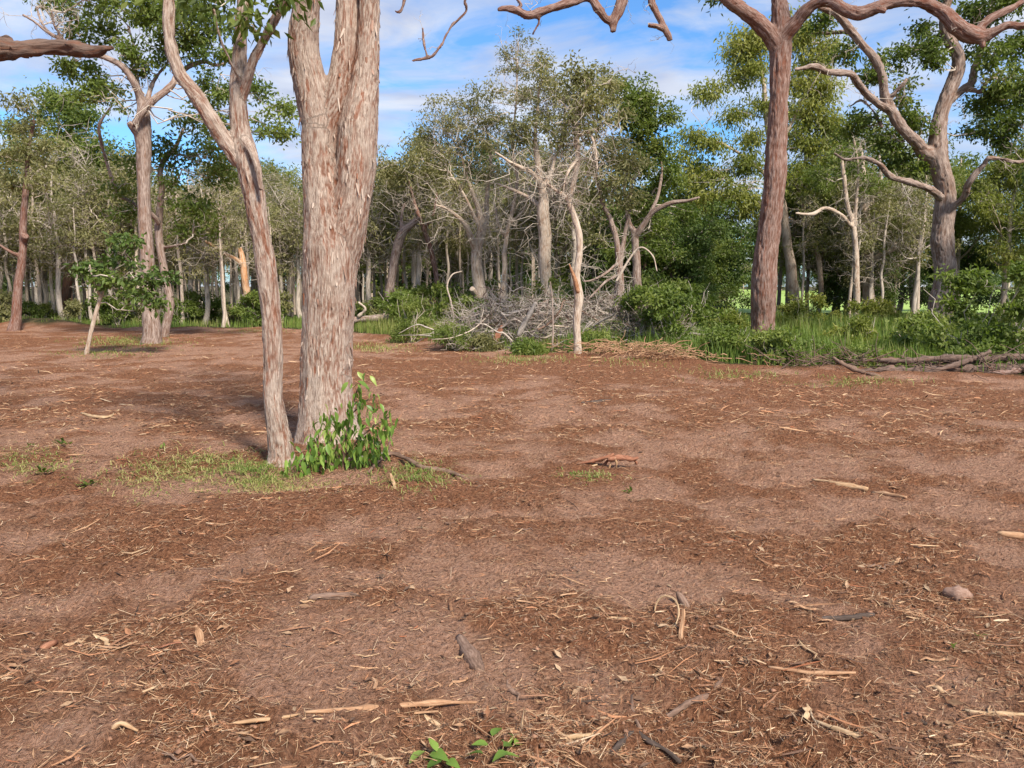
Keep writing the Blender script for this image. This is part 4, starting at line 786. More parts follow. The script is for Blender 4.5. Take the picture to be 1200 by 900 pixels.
    parts = [region(11500, 3, 11, 13.5, 20, .42, .34), region(12500, 4.5, 20, 17, 36, .50, .46, seed=1), region(7000, 1.2, 6, 16.3, 28, .5, .38, seed=6), region(5000, -22, -7, 28, 36, .30, .45, seed=2), region(4500, -6, -2, 23.5, 30, .42, .68, seed=3), region(5000, -4.5, 3.2, 17.5, 24, .32, .58, seed=4), region(4000, 9, 24, 12.5, 24, .4, .4, seed=5)]
    a = [np.concatenate(x) for x in zip(*parts)]
    V, Q, T, t = blades(*a)
    link('grass', mesh('grass', V, Q, T, attrs={'tint': t}, mats=[GRASS], smooth=False), kind='stuff', label='tall green and straw grass growing beyond the cleared edge', cat='grass')
    # flattened grass around the foreground trees
    P0, hh, tt = [], [], []
    for (px, py, rx, ry, n, hmax, t0) in [(190, 560, 95, 24, 1200, .07, .78), (250, 548, 70, 18, 700, .09, .72), (40, 545, 60, 16, 700, .06, .7), (330, 572, 80, 16, 800, .06, .85), (480, 565, 55, 20, 600, .09, .6), (150, 402, 70, 8, 1500, .12, .55), (120, 415, 60, 6, 500, .10, .45), (690, 560, 40, 10, 350, .05, .6), (610, 424, 70, 6, 400, .16, .7), (740, 428, 70, 6, 180, .15, .8), (860, 440, 80, 7, 260, .16, .6), (1000, 450, 90, 6, 250, .15, .6), (440, 408, 50, 6, 500, .16, .8), (300, 388, 60, 4, 400, .15, .6), (300, 560, 40, 18, 600, .10, .6)]:
        u = rng.normal(0, .45, (n, 2)); q = px + u[:, 0] * rx, py + u[:, 1] * ry
        r = rays(q[0], q[1]); s = CAMH / -r[2]; x, y = r[0] * s, r[1] * s
        P0.append(np.stack([x, y, hfun(x, y) - .01], 1)); hh.append(hmax * rng.uniform(.25, 1.0, n)); tt.append(np.clip(t0 + .1 + rng.normal(0, .22, n) + .5 * perlin(np.stack([x, y, x * 0], 1) * 1.8, 3), 0, 1))
    P0 = np.vstack(P0); V, Q, T, t = blades(P0, np.concatenate(hh), .0028 * (1 + P0[:, 1] / 14), np.concatenate(tt), 2.6)
    link('short_grass', mesh('short_grass', V, Q, T, attrs={'tint': t}, mats=[GRASS], smooth=False), kind='stuff', label='flattened patchy grass around the foot of the foreground trees', cat='grass')
    # strap leaved plant
    b = ground_at(1058, 424); root = link('strap_plant', None, loc=b, label='tuft of long arching strap leaves in front of the right hand logs', cat='plant')
    for i in range(34):
        a = rng.random() * 6.28; ln = rng.uniform(.45, .85); up = rng.uniform(.5, 1.4); d = np.array([math.cos(a), math.sin(a), 0])
        s = np.linspace(0, 1, 7)[:, None]; p = d * s * ln * .75 + np.array([0, 0, 1]) * (up * s - up * .95 * s ** 2.2) * ln; sd = np.array([-math.sin(a), math.cos(a), 0]); w = .017 * np.sin(np.pi * np.clip(s * .85 + .12, 0, 1))
        V = np.concatenate([p - sd * w, p - np.array([0, 0, .004]), p + sd * w]); k = np.arange(6)
        Q = np.concatenate([np.stack([k, k + 7, k + 8, k + 1], 1), np.stack([k + 7, k + 14, k + 15, k + 8], 1)])
        link('leaf', mesh('leaf', V, Q, attrs={'tint': np.full(21, rng.uniform(.2, .7))}, mats=[LF_BUSH]), root)
build_understory()

# ------------------------------------------------------------------ dead wood at the clearing's edge
def branch_mesh(pts, rad, k, mat, rng, lump=.12):
    p, r = catmull(pts, rad, max(.03, float(np.max(rad)) * .8)); s = np.linspace(0, 1, len(p))
    r = r * (1 + lump * rng.normal(0, 1, len(p))); V, Q, T, b = tubes(p[None], r[None], k, cap=True)
    ang = perlin(V * (2.2 / max(np.max(rad), .004) * .4), 5)[:, None]
    c = np.repeat(p, k, 0); V = c + (V - c) * (1 + lump * 1.6 * ang)
    return mesh('branch', V, Q, T, attrs={'bark': b}, mats=[mat], smooth=k > 5)
W_PALE = wood_mat('pale_wood', (.20, .11, .055), (.40, .25, .14), (.54, .38, .235))
W_ORANGE = wood_mat('orange_wood', (.18, .085, .046), (.36, .205, .115), (.52, .335, .205))
W_RED = wood_mat('red_wood', (.11, .045, .027), (.25, .105, .06), (.38, .19, .115))
W_BROWN = wood_mat('brown_wood', (.065, .040, .028), (.17, .105, .075), (.27, .18, .135))
W_DARK = wood_mat('dark_wood', (.028, .020, .016), (.07, .050, .040), (.13, .095, .08))
W_GREY = wood_mat('grey_wood', (.12, .10, .085), (.27, .23, .20), (.42, .37, .33))
W_STRAW = wood_mat('straw', (.22, .13, .065), (.42, .285, .165), (.56, .42, .27))
def build_deadwood():
    rng = np.random.default_rng(55)
    # brush pile
    c = P(650, 410, 20.0); root = link('brush_pile', None, loc=(c[0], 20.0, 0), label='grey tangled pile of dead branches at the edge of the clearing', cat='brush pile')
    def mound(x): return np.interp(x, [-2.8, -2.3, -1.3, -.5, .3, 1.2, 2.0, 2.9, 3.6], [.2, .85, 1.45, 1.3, 1.05, 1.3, 1.3, .9, .15])
    def spot(n):
        x = rng.uniform(-2.7, 3.4, n); y = rng.normal(0, .5, n); x = x + .35 * np.round(x / .7) * 0; z = mound(x) * rng.random(n) ** .7 * np.exp(-(y / 1.1) ** 2); return np.stack([x, y, z], 1)
    n = 1150; S = spot(n); dr = nrm(rng.normal(0, 1, (n, 3)) * [1, .7, .55] + [0, 0, .12]); E = S + dr * rng.uniform(.2, .75, (n, 1)); E[:, 2] = np.maximum(E[:, 2], .02)
    p1 = wiggle_paths(S, E, 6, .12, rng); V1, Q1, _, b1 = tubes(p1, np.linspace(1, .35, 6)[None] * rng.uniform(.005, .015, (n, 1)), 4)
    i = np.repeat(np.arange(n), 3); S2 = p1[i, rng.integers(1, 6, n * 3)]; E2 = S2 + nrm(rng.normal(0, 1, (n * 3, 3)) + dr[i]) * rng.uniform(.12, .45, (n * 3, 1)); E2[:, 2] = np.maximum(E2[:, 2], .01)
    p2 = wiggle_paths(S2, E2, 4, .12, rng); V2, Q2, _, b2 = tubes(p2, np.linspace(1, .4, 4)[None] * np.full((n * 3, 1), .005), 3)
    V = np.vstack([V1, V2]); V[:, 2] += .06
    QA = np.vstack([Q1, Q2 + len(V1)]); mi = np.concatenate([np.repeat(rng.choice(3, n, p=[.4, .35, .25]), 20), np.repeat(rng.choice(3, n * 3, p=[.4, .35, .25]), 9)])
    link('twig_tangle', mesh('twig_tangle', V, QA, attrs={'bark': np.vstack([b1, b2])}, mats=[DEAD, BK_BG, BK_DARK], mi=mi), root, kind='stuff')
    for i in range(80):
        s = spot(1)[0]; d = nrm(rng.normal(0, 1, 3) * [1, .45, .5] + [0, 0, .2]); ln = rng.uniform(.8, 2.0); e = s + d * ln; e[2] = min(max(e[2], .1), float(mound(e[0])) * 1.05 + .12)
        m = (s + e) / 2 + rng.normal(0, .13, 3); r = rng.uniform(.012, .034)
        link('branch', branch_mesh([s, (s + m) / 2 + rng.normal(0, .05, 3), m, (m + e) / 2 + rng.normal(0, .06, 3), e], [r, r * .9, r * .75, r * .55, r * .25], 6, [DEAD, W_GREY, BK_BG, W_BROWN, BK_PALE][i % 5], rng), root)
    def stick3(name, label, pts, mat, cat='stick', k=8, dz=0, lump=.12, group=None, dd=0):
        """pts: (px,py,depth offset,width px, height above ground or None)"""
        w, r = [], []
        for (px, py, d, wp) in pts: w.append(P(px, py, d)); r.append(wp / 2 * d / F)
        w = np.array(w); o = np.array([w[0][0], w[0][1], max(0, min(w[:, 2]) - r[0])])
        return link(name, branch_mesh(w - o, np.array(r), k, mat, rng, lump), loc=o, label=label, cat=cat, group=group)
    # fallen log and stump and windrow
    stick3('fallen_log', 'pale grey fallen log lying on yellow grass beyond the thick tree', [(405, 376, 27, 7), (425, 374, 27, 7.5), (440, 373, 27, 7.5), (452, 371, 27, 9), (456, 369, 27, 6)], BK_GREY, 'log', 10)
    stick3('dead_branch', 'short upturned dead branch sticking up from the fallen log', [(420, 371, 26.9, 4), (428, 362, 26.8, 3), (420, 354, 26.7, 2)], BK_PALE, 'branch', 6)
    stick3('broken_stump', 'small broken red stump in front of the brush pile', [(579, 402, 19.2, 8), (583, 393, 19.3, 8), (587, 386, 19.4, 6), (588, 381, 19.45, 2.5)], W_RED, 'stump', 9)
    stick3('dead_branch', 'weathered grey forked snag leaning up from the brush pile', [(607, 394, 19, 6), (617, 375, 19.1, 6), (624, 362, 19.2, 5), (628, 354, 19.2, 3)], W_GREY, 'branch', 8)
    stick3('dead_branch', 'thin dark upright stem standing before the brush pile left of pale wavy tree', [(647, 412, 18.8, 2.6), (648, 385, 18.9, 2.2), (647, 350, 19, 1.8), (645, 330, 19, 1.2)], BK_GREY, 'branch', 6)
    stick3('dead_branch', 'white crooked dead branch rising from the left of the brush pile', [(532, 372, 22, 2.4), (528, 352, 22, 2.2), (524, 335, 22, 2), (530, 322, 22, 1.8), (541, 318, 22, 1.2)], BK_PALE, 'branch', 6)
    stick3('dead_branch', 'pale dead branch arching right over the top of the brush pile', [(722, 330, 21.5, 3), (740, 300, 21.5, 2.6), (752, 290, 21.4, 2.2), (765, 300, 21.3, 1.8), (770, 318, 21.2, 1.2)], BK_PALE, 'branch', 6)
    for i, (lb, pts, mt) in enumerate((
        ('long dark log lying lowest in the heap at the right edge', [(1003, 436, 13.9, 5), (1030, 434, 13.8, 8), (1075, 435, 13.8, 9), (1120, 433, 13.7, 10), (1215, 431, 13.6, 10)], BK_DARK),
        ('dark log lying on top of the heap at the right edge', [(1028, 422, 14.1, 5), (1060, 423, 14.0, 8), (1100, 420, 14.0, 8), (1150, 421, 13.9, 9), (1220, 417, 13.8, 8)], BK_DARK),
        ('broken reddish log tilted against the front of the heap at the right edge', [(1105, 447, 13.3, 5), (1130, 445, 13.3, 8), (1150, 441, 13.3, 7), (1195, 434, 13.3, 8)], BK_RED),
        ('pale splintered log end poking left out of the heap of logs', [(976, 419, 13.9, 3), (985, 425, 13.7, 6), (1000, 432, 13.6, 6), (1025, 440, 13.4, 5), (1050, 447, 13.2, 3)], W_BROWN),
        ('slim dark log slanting over the middle of the heap of logs', [(1055, 446, 13.5, 4), (1090, 436, 13.5, 6), (1130, 424, 13.6, 6), (1160, 412, 13.7, 4)], BK_DARK),
        ('slim brown log lying crosswise low in the right hand heap', [(1020, 445, 13.4, 4), (1080, 443, 13.4, 6), (1140, 447, 13.2, 5)], BK_DARK))):
        stick3('log', lb, pts, mt, 'log', 11, lump=.24, group='logs heaped along the right edge')
    n = 520; x = rng.uniform(5.0, 11.5, n); y = edge(x) + rng.normal(.15, .35, n); S = np.stack([x, y, hfun(x, y) + rng.random(n) * .28], 1); E = S + nrm(rng.normal(0, 1, (n, 3)) * [1, .6, .3]) * rng.uniform(.15, .8, (n, 1)); E[:, 2] = np.maximum(E[:, 2], .05)
    pp = wiggle_paths(S, E, 5, .07, rng); V, Q, _, b = tubes(pp, np.linspace(1, .4, 5)[None] * rng.uniform(.004, .014, (n, 1)), 4)
    link('stick_heap', mesh('stick_heap', V, Q, attrs={'bark': b}, mats=[BK_DARK, W_BROWN, W_DARK], mi=np.repeat(rng.choice(3, n, p=[.5, .35, .15]), 16)), kind='stuff', label='tangle of broken sticks heaped over the right hand logs', cat='sticks')
    n = 520; x = rng.normal(2.7, .8, n); y = edge(x) + rng.normal(-.1, .35, n); S = np.stack([x, y, hfun(x, y) + rng.random(n) * .25 + .05], 1); E = S + nrm(rng.normal(0, 1, (n, 3)) * [1, .6, .22]) * rng.uniform(.1, .5, (n, 1)); E[:, 2] = np.maximum(E[:, 2], .05)
    pp = wiggle_paths(S, E, 5, .06, rng); V, Q, _, b = tubes(pp, np.linspace(1, .5, 5)[None] * rng.uniform(.003, .013, (n, 1)), 4)
    link('splinter_heap', mesh('splinter_heap', V, Q, attrs={'bark': b}, mats=[W_ORANGE]), kind='stuff', label='pale splintered wood raked up in front of the brush pile', cat='wood splinters')
build_deadwood()

# ------------------------------------------------------------------ litter over the cleared ground
PAL = np.array([(.50, .34, .205), (.43, .26, .15), (.42, .205, .11), (.34, .18, .10), (.235, .125, .076), (.13, .074, .05), (.055, .036, .027), (.32, .12, .06), (.62, .47, .32)])
def splinters(pos, yaw, Ln, Wd, Th, col, rng, tilt=.25):
    """bent, tapered slivers of wood: three triangular sections each"""
    n = len(pos); d = np.stack([np.cos(yaw), np.sin(yaw), rng.normal(0, tilt, n) * .7], 1); d = nrm(d); sd = nrm(np.cross(d, np.array([0, 0, 1.0]))); up = np.cross(sd, d)
    bend = rng.normal(0, .07, (n, 1)) * Ln[:, None]; sec = []
    for s, wf in ((-.5, .45), (.02, 1.0), (.5, .2)):
        c = pos + d * (Ln * s)[:, None] + sd * bend * (s * 2) ** 2 + up * (Ln * .06 * rng.normal(0, 1, n))[:, None] * (abs(s) > .3)
        w = (Wd * wf * rng.uniform(.75, 1.2, n))[:, None]; t = (Th * wf ** .5)[:, None]
        sec.append(np.stack([c - sd * w / 2, c + sd * w / 2, c + up * t + sd * w * .1], 1))
    V = np.stack(sec, 1).reshape(n, 9, 3); o = np.arange(n)[:, None] * 9; Q = []
    for a in (0, 3):
        for j in (1, 2): Q.append(o + np.array([[a + j, a + (j + 1) % 3, a + 3 + (j + 1) % 3, a + 3 + j]]))
    T = np.concatenate([o + np.array([[0, 2, 1]]), o + np.array([[6, 7, 8]])]); return V.reshape(-1, 3), np.concatenate(Q), T, np.repeat(col, 9, 0)
def build_litter():
    rng = np.random.default_rng(321)
    def scatter(n, y0, y1, pw):
        K = 6; u = rng.random(n * K); a = 1 - pw; y = (y0 ** a + u * (y1 ** a - y0 ** a)) ** (1 / a); x = rng.uniform(-.86, .86, n * K) * (y + .8)
        k = mulch(x, y); cl = np.clip(.5 + 1.4 * fbm(np.stack([x, y, x * 0], 1) * 1.7, 2, 99), 0.05, 1)
        keep = (rng.random(n * K) < (.22 + .78 * k ** 1.3) * (.4 + .6 * cl)) & (y < edge(x) - .1) ; return x[keep][:n], y[keep][:n]
    Vs, Qs, Ts, Cs, off = [], [], [], [], 0
    for (n, y0, y1, pw, l0, l1, w0, w1, pi) in (
        (12500, 2.0, 9, 1.3, .012, .075, .0025, .008, [.12, .15, .14, .17, .16, .12, .07, .04, .03]), (900, 2.0, 12, 1.3, .06, .22, .004, .013, [.10, .16, .18, .22, .16, .08, .05, .04, .01]),
        (9000, 8, 30, 1.4, .025, .085, .006, .018, [.10, .14, .16, .22, .18, .11, .05, .03, .01]), (1000, 8, 30, 1.3, .10, .32, .007, .022, [.16, .18, .16, .2, .15, .1, .03, .02, .01])):
        x, y = scatter(n, y0, y1, pw); n = len(x)
        Ln = l0 * (l1 / l0) ** rng.random(n); Wd = w0 * (w1 / w0) ** rng.random(n); pos = np.stack([x, y, hfun(x, y) + .002 + Wd * .5 + Ln * .08 * rng.random(n)], 1)
        col = PAL[rng.choice(9, n, p=np.array(pi) / sum(pi))] * rng.uniform(.75, 1.15, (n, 1))
        yaw = rng.normal(0.05, .75, n) + (rng.random(n) < .3) * rng.random(n) * 3
        V, Q, T, C = splinters(pos, yaw, Ln, Wd, Wd * rng.uniform(.25, .7, n), col, rng, .28); Vs.append(V); Qs.append(Q + off); Ts.append(T + off); Cs.append(C); off += len(V)
    for (n, y0, y1, pw, l0, l1, w0, w1, pi) in (    # fine shreds: thin curved ribbons
        (56000, 2.0, 9.5, 1.25, .008, .070, .0010, .0038, [.10, .12, .13, .16, .18, .16, .10, .03, .02]), (66000, 2.01, 10, 1.25, .015, .085, .0017, .0046, [.26, .22, .14, .10, .07, .05, .03, .03, .14]), (34000, 6.8, 30, 1.5, .03, .09, .0045, .009, [.26, .22, .15, .12, .08, .05, .02, .02, .08]), (34000, 7.0, 30, 1.5, .022, .065, .004, .010, [.10, .13, .14, .20, .19, .14, .07, .02, .01])):
        x, y = scatter(n, y0, y1, pw); n = len(x); Ln = l0 * (l1 / l0) ** rng.random(n); Wd = w0 * (w1 / w0) ** rng.random(n)
        yaw = rng.normal(.05, 1.0, n) + (rng.random(n) < .45) * rng.random(n) * 3; tl = rng.normal(0, .32, n) * (rng.random(n) < .6)
        d = nrm(np.stack([np.cos(yaw), np.sin(yaw), tl], 1)); sd = nrm(np.cross(d, [0, 0, 1.0]) + rng.normal(0, .35, (n, 3)))
        c = np.stack([x, y, hfun(x, y) + .002 + Wd * .4 + .45 * Ln * np.abs(tl)], 1); b = sd * (rng.normal(0, .17, n) * Ln)[:, None] + np.array([0, 0, 1]) * (rng.random(n) * .08 * Ln)[:, None]
        h = (d * Ln[:, None]) / 2; w = sd * Wd[:, None] / 2; V = np.stack([c - h - w * .5, c - h + w * .5, c + b + w, c + b - w, c + h + w * .25, c + h - w * .25], 1).reshape(-1, 3)
        o = np.arange(n)[:, None] * 6; Vs.append(V); Qs.append((np.concatenate([o + [[0, 1, 2, 3]], o + [[3, 2, 4, 5]]]) if y0 == 2.0 else o + [[0, 1, 4, 5]]) + off); Ts.append(np.zeros((0, 3), int))
        Cs.append(np.repeat(PAL[rng.choice(9, n, p=np.array(pi) / sum(pi))] * rng.uniform(.75, 1.15, (n, 1)), 6, 0)); off += len(V)
    for n, y0, y1 in ((1500, 2.0, 10), (1200, 8, 24)):      # fallen leaves and papery bark scraps
        x, y = scatter(n, y0, y1, 1.3); n = len(x); Ln = rng.uniform(.02, .062, n) * (1 if y0 < 5 else 1.4)
        V, Q = leaves(np.stack([x, y, hfun(x, y) + .004 + .008 * rng.random(n)], 1), np.stack([rng.normal(0, 1, n), rng.normal(0, .7, n), rng.normal(.05, .2, n)], 1), np.stack([rng.normal(0, .35, n), rng.normal(0, .35, n), np.ones(n)], 1), Ln, Ln * rng.uniform(.2, .5, n))
        Vs.append(V); Qs.append(Q + off); Ts.append(np.zeros((0, 3), int)); Cs.append(np.repeat(np.array([(.30, .18, .105), (.36, .235, .145), (.19, .11, .07), (.40, .28, .18), (.27, .13, .07), (.13, .08, .055)])[rng.integers(0, 6, n)] * rng.uniform(.7, 1.15, (n, 1)), 4, 0)); off += len(V)
    link('wood_litter', mesh('wood_litter', np.vstack(Vs), np.vstack(Qs), np.vstack(Ts), attrs={'col': np.vstack(Cs)}, mats=[LITTER], smooth=False), kind='stuff', label='shredded bark and wood chip litter strewn over the bare soil', cat='wood litter')
    # clods of soil
    n = 6500; x, y = scatter(n, 2.0, 12, 1.4); n = len(x); r = .0035 * (4.0) ** rng.random(n); ico = nrm(np.array([(0, 0, 1), (.9, 0, .2), (.2, .9, .1), (-.8, .3, .2), (-.2, -.9, .1), (.1, 0, -.8)], float))
    F_ = np.array([(0, 1, 2), (0, 2, 3), (0, 3, 4), (0, 4, 1), (5, 2, 1), (5, 3, 2), (5, 4, 3), (5, 1, 4)]); V = ico[None] * rng.uniform(.6, 1.3, (n, 6, 1)) * r[:, None, None] * np.array([1.2, 1.2, .7]); a = rng.random(n) * 6.28
    V = np.stack([V[..., 0] * np.cos(a)[:, None] - V[..., 1] * np.sin(a)[:, None], V[..., 0] * np.sin(a)[:, None] + V[..., 1] * np.cos(a)[:, None], V[..., 2]], -1) + np.stack([x, y, hfun(x, y)], 1)[:, None]
    link('soil_clods', mesh('soil_clods', V.reshape(-1, 3), None, (np.arange(n)[:, None, None] * 6 + F_[None]).reshape(-1, 3), attrs={'col': np.repeat(np.array([[.27, .148, .095]]) * rng.uniform(.5, 1.25, (n, 1)), 6, 0)}, mats=[LITTER], smooth=True), kind='stuff', label='small crumbs and clods of brown soil on the cleared ground', cat='soil clods')
    # larger chips, each a thing
    prs = []
    for i in range(14):
        Ln = rng.uniform(.07, .17); Wd = rng.uniform(.008, .022); k = 6; s = np.linspace(-.5, .5, k); c = np.stack([s * Ln, rng.normal(0, .012, k) + .05 * Ln * np.sin(s * 4 + i), .004 * rng.normal(0, 1, k)], 1)
        wv = Wd * np.array([.35, .85, 1, .95, .8, .25]) * rng.uniform(.8, 1.2, k); th = .2 * Wd; tb = np.array([0, 0, th])
        V = np.concatenate([c + [0, -1, 0] * wv[:, None] / 2, c + [0, -.5, 0] * wv[:, None] / 2 + tb, c + [0, .5, 0] * wv[:, None] / 2 + tb * .8, c + [0, 1, 0] * wv[:, None] / 2 + tb * rng.uniform(-.6, .6)])
        q = np.arange(k - 1); Q = np.concatenate([np.stack([q + a * k, q + 1 + a * k, q + 1 + b * k, q + b * k], 1) for a, b in ((0, 1), (1, 2), (2, 3), (3, 0))]); Q = np.concatenate([Q, [[0, k, 2 * k, 3 * k], [k - 1, 4 * k - 1, 3 * k - 1, 2 * k - 1]]])
        bk = V * np.array([.12, 1, 1]) + i; bk = bk[:, [1, 2, 0]]
        prs.append(mesh('wood_chip', V, Q, attrs={'bark': bk}, mats=[[W_PALE, W_ORANGE, W_BROWN, W_RED, W_STRAW, W_ORANGE, W_BROWN][i % 7]], smooth=False))
    x, y = scatter(170, 2.2, 9, 1.2)
    for i in range(len(x)):
        o = link('wood_chip', prs[i % 14], loc=(x[i], y[i], float(hfun(x[i], y[i])[0]) + .006), label='small splintered chip of wood lying on the bare soil', cat='wood chip', group='larger wood chips strewn over the soil')
        o.rotation_euler = (rng.normal(0, .2), rng.normal(0, .12), rng.normal(0, .9)); o.scale = (1, 1, 1)
    # pieces one can point at
    def piece(name, label, pts, mat, cat='stick', k=7, lift=0.009, lump=.14, flat=1.0):
        w, r = [], []
        for e in pts:
            g = ground_at(e[0], e[1] + (e[3] if len(e) > 3 else 0), False); d = np.linalg.norm(g - [0, 0, CAMH]); rr = e[2] / 2 * d / F
            h = (e[3] * d / F if len(e) > 3 else 0) + rr * .7 * flat + lift; w.append(g + [0, 0, h]); r.append(rr)
        w = np.array(w); hz = np.array([(e[3] if len(e) > 3 else 0) for e in pts]) * np.linalg.norm(w[0]) / F
        t = np.linspace(0, 1, len(w)); g = w[:, 2] - hz; ln_ = np.polyval(np.polyfit(t, g, 1), t); hh = hfun(w[:, 0], w[:, 1]); w[:, 2] = ln_ + np.median(hh - ln_) + .3 * max(0, (hh - ln_ - np.median(hh - ln_)).max()) + hz
        o = w[0] - [0, 0, r[0]]; me = branch_mesh(w - o, np.array(r), k, mat, rng, lump)
        return link(name, me, loc=o, label=label, cat=cat)
    piece('long_stick', 'long split orange stick lying level across the lower middle ground', [(358, 841, 4), (395, 837, 6), (430, 833, 8), (470, 832, 8), (510, 831, 7), (540, 829, 4), (566, 826, 2)], W_ORANGE, k=6)
    piece('long_stick', 'thin orange stick in line with and left of the long split one', [(262, 858, 3), (300, 853, 5), (330, 849, 5), (352, 845, 2)], W_PALE, k=6)
    piece('wood_slab', 'dark weathered slab of wood wedged in the soil by shredded bark', [(538, 747, 10), (543, 757, 16), (551, 771, 17), (560, 782, 15), (564, 788, 8)], W_BROWN, 'wood slab', 8)
    piece('bark_curl', 'pale tan curled bark piece arched on the soil at lower left', [(131, 862, 3), (135, 857, 6, 3), (143, 853, 5, 8), (152, 857, 5, 4), (162, 862, 2)], W_PALE, 'bark', 6)
    piece('wood_shard', 'bright orange shard standing upright in the soil at left', [(235, 759, 6), (235, 752, 7.5, 3), (233, 742, 7, 12), (231, 736, 3, 20)], W_ORANGE, 'wood shard', 5)
    piece('wood_slab', 'brown split slab lying at the left end of the shredded bark', [(362, 706, 6), (375, 705, 9), (395, 704, 9), (412, 703, 8), (425, 705, 3)], W_BROWN, 'wood slab', 7)
    tb = ground_at(708, 547); tr_ = link('torn_root', None, loc=tb, label='torn red root with splintered prongs lying alone in the middle of the clearing', cat='root')
    for pts, mt in (([(664, 548, 2), (690, 544, 4), (714, 536, 6), (722, 537, 3)], W_ORANGE), ([(672, 545, 1.5), (695, 540, 4), (716, 534, 4.5), (719, 531, 2)], W_RED), ([(712, 538, 5), (728, 537, 7.5), (742, 538, 7), (748, 536, 3)], W_RED), ([(720, 535, 4), (735, 536, 5), (745, 541, 4), (746, 545, 2)], W_RED),
                    ([(700, 556, 2), (708, 548, 4.5), (717, 536, 3.5)], W_RED), ([(711, 555, 1.5), (715, 546, 3), (718, 534, 2.5)], W_PALE), ([(722, 550, 1.5), (722, 541, 2.5), (720, 536, 2)], W_PALE), ([(668, 550, 2), (685, 549, 5), (700, 544, 2)], W_STRAW)):
        w = np.array([P(a, b, tb[1]) for a, b, c in pts]); w[:, 1] += rng.normal(0, .03); link('shard', branch_mesh(w - tb, np.array([c / 2 * tb[1] / F for a, b, c in pts]), 6, mt, rng, .25), tr_)
    piece('dark_stick', 'short dark stick lying on the far middle of the clearing', [(681, 474, 2), (692, 474, 4), (706, 473, 5), (717, 471, 3)], W_DARK)
    piece('vine_loop', 'pale thin vine standing in an arched loop in the right foreground', [(767, 721, 1.5), (769, 711, 2, 8), (775, 703, 2, 16), (783, 702, 2.2, 18), (791, 707, 2.2, 16), (795, 718, 2.2, 8), (794, 730, 2.2), (788, 741, 2), (778, 736, 2)], W_STRAW, 'vine', 5, lump=.04)
    piece('bark_stub', 'upright brown bark stub beside the arched vine loop', [(806, 716, 8), (802, 709, 9, 3), (797, 701, 8, 8), (793, 695, 4, 14)], W_BROWN, 'bark', 7)
    piece('bark_strip', 'reddish strip of bark standing below the brown stub', [(797, 752, 5), (798, 742, 6, 3), (800, 728, 5, 14), (800, 716, 3, 24)], W_ORANGE, 'bark', 5)
    piece('grey_clod', 'rounded pinkish grey lump of clay at the right foreground', [(1106, 700, 7), (1111, 701, 13), (1122, 703, 17), (1132, 705, 14), (1138, 707, 6)], wood_mat('clay', (.14, .08, .055), (.24, .145, .105), (.33, .215, .165)), 'clod', 10, lump=.10, flat=.2)
    piece('dark_stick', 'dark curved stick lying on soil left of the clay lump', [(954, 731, 3), (965, 727, 5), (985, 726, 6), (1005, 725, 6), (1024, 723, 4)], W_DARK)
    piece('pale_stick', 'pale bare stick slanting down at the lower right', [(953, 858, 3), (970, 864, 5), (990, 871, 5.5), (1008, 877, 5), (1024, 878, 3)], W_STRAW)
    piece('long_stick', 'brown stick slanting up to the right in the shredded foreground', [(765, 856, 4), (785, 846, 6), (810, 830, 7), (830, 818, 7), (846, 806, 4)], W_BROWN)
    piece('long_stick', 'tan stick slanting down to the right beside the seedling leaves', [(636, 858, 4), (655, 868, 6), (672, 882, 7), (690, 897, 6)], W_PALE)
    piece('long_stick', 'pale flat stick lying level right of the slanting tan stick', [(645, 877, 3), (665, 873, 5), (685, 871, 5), (702, 868, 3)], W_STRAW)
    piece('dark_root', 'dark forked root curving out of the shredded bark at the bottom', [(700, 897, 4), (718, 888, 6), (733, 872, 8), (745, 866, 8), (760, 876, 6), (780, 888, 5), (797, 900, 4)], W_DARK, 'root')
    piece('dark_stick', 'slim dark stick curving up from the dark forked root', [(750, 862, 4), (745, 850, 5), (741, 836, 5, 2), (740, 822, 3, 6)], W_BROWN)
    piece('split_stick', 'split yellow stick lying flat on the right middle ground', [(952, 565, 2.5), (965, 568, 4), (980, 571, 6), (1000, 575, 7), (1017, 577, 4)], W_PALE)
    piece('split_stick', 'orange split stick just right of the yellow split stick', [(1022, 579, 2.5), (1035, 581, 5), (1052, 584, 5), (1062, 585, 3)], W_ORANGE)
    piece('long_stick', 'thin orange stick lying level near the right lower ground', [(900, 791, 3), (925, 792, 4), (950, 794, 4.5), (975, 795, 4), (1002, 797, 2.5)], W_ORANGE)
    piece('long_stick', 'straw stick at lower right edge running out of the frame', [(1130, 836, 3), (1155, 840, 4), (1180, 841, 4.5), (1202, 842, 4)], W_STRAW)
    piece('dark_stick', 'dark short stick lying slanted at lower right', [(1062, 838, 3), (1072, 845, 5), (1085, 852, 4)], W_DARK)
    piece('tree_bark', 'orange splintered bark piece at right edge of the ground', [(1168, 627, 4), (1180, 630, 8), (1195, 632, 8), (1210, 634, 5)], W_ORANGE, 'bark', 6)
    piece('pale_stick', 'pale stick with forked tip lying on far left ground', [(22, 483, 1.5), (35, 481, 2.5), (48, 481, 2)], W_STRAW)
    piece('pale_stick', 'long pale stick lying left of the slender tree beyond the grass', [(96, 487, 2.5), (110, 491, 3.5), (128, 491, 3), (140, 482, 2)], W_STRAW)
    piece('wood_shard', 'small red brick coloured shard lying at the lower left', [(48, 765, 5), (55, 761, 7), (66, 756, 5)], W_RED, 'wood shard', 6)
    piece('dead_leaf', 'curled tan dead leaf lying on dark soil at lower right', [(1090, 807, 2), (1096, 809, 6), (1101, 812, 6), (1105, 815, 2)], W_PALE, 'leaf', 6, flat=.5)
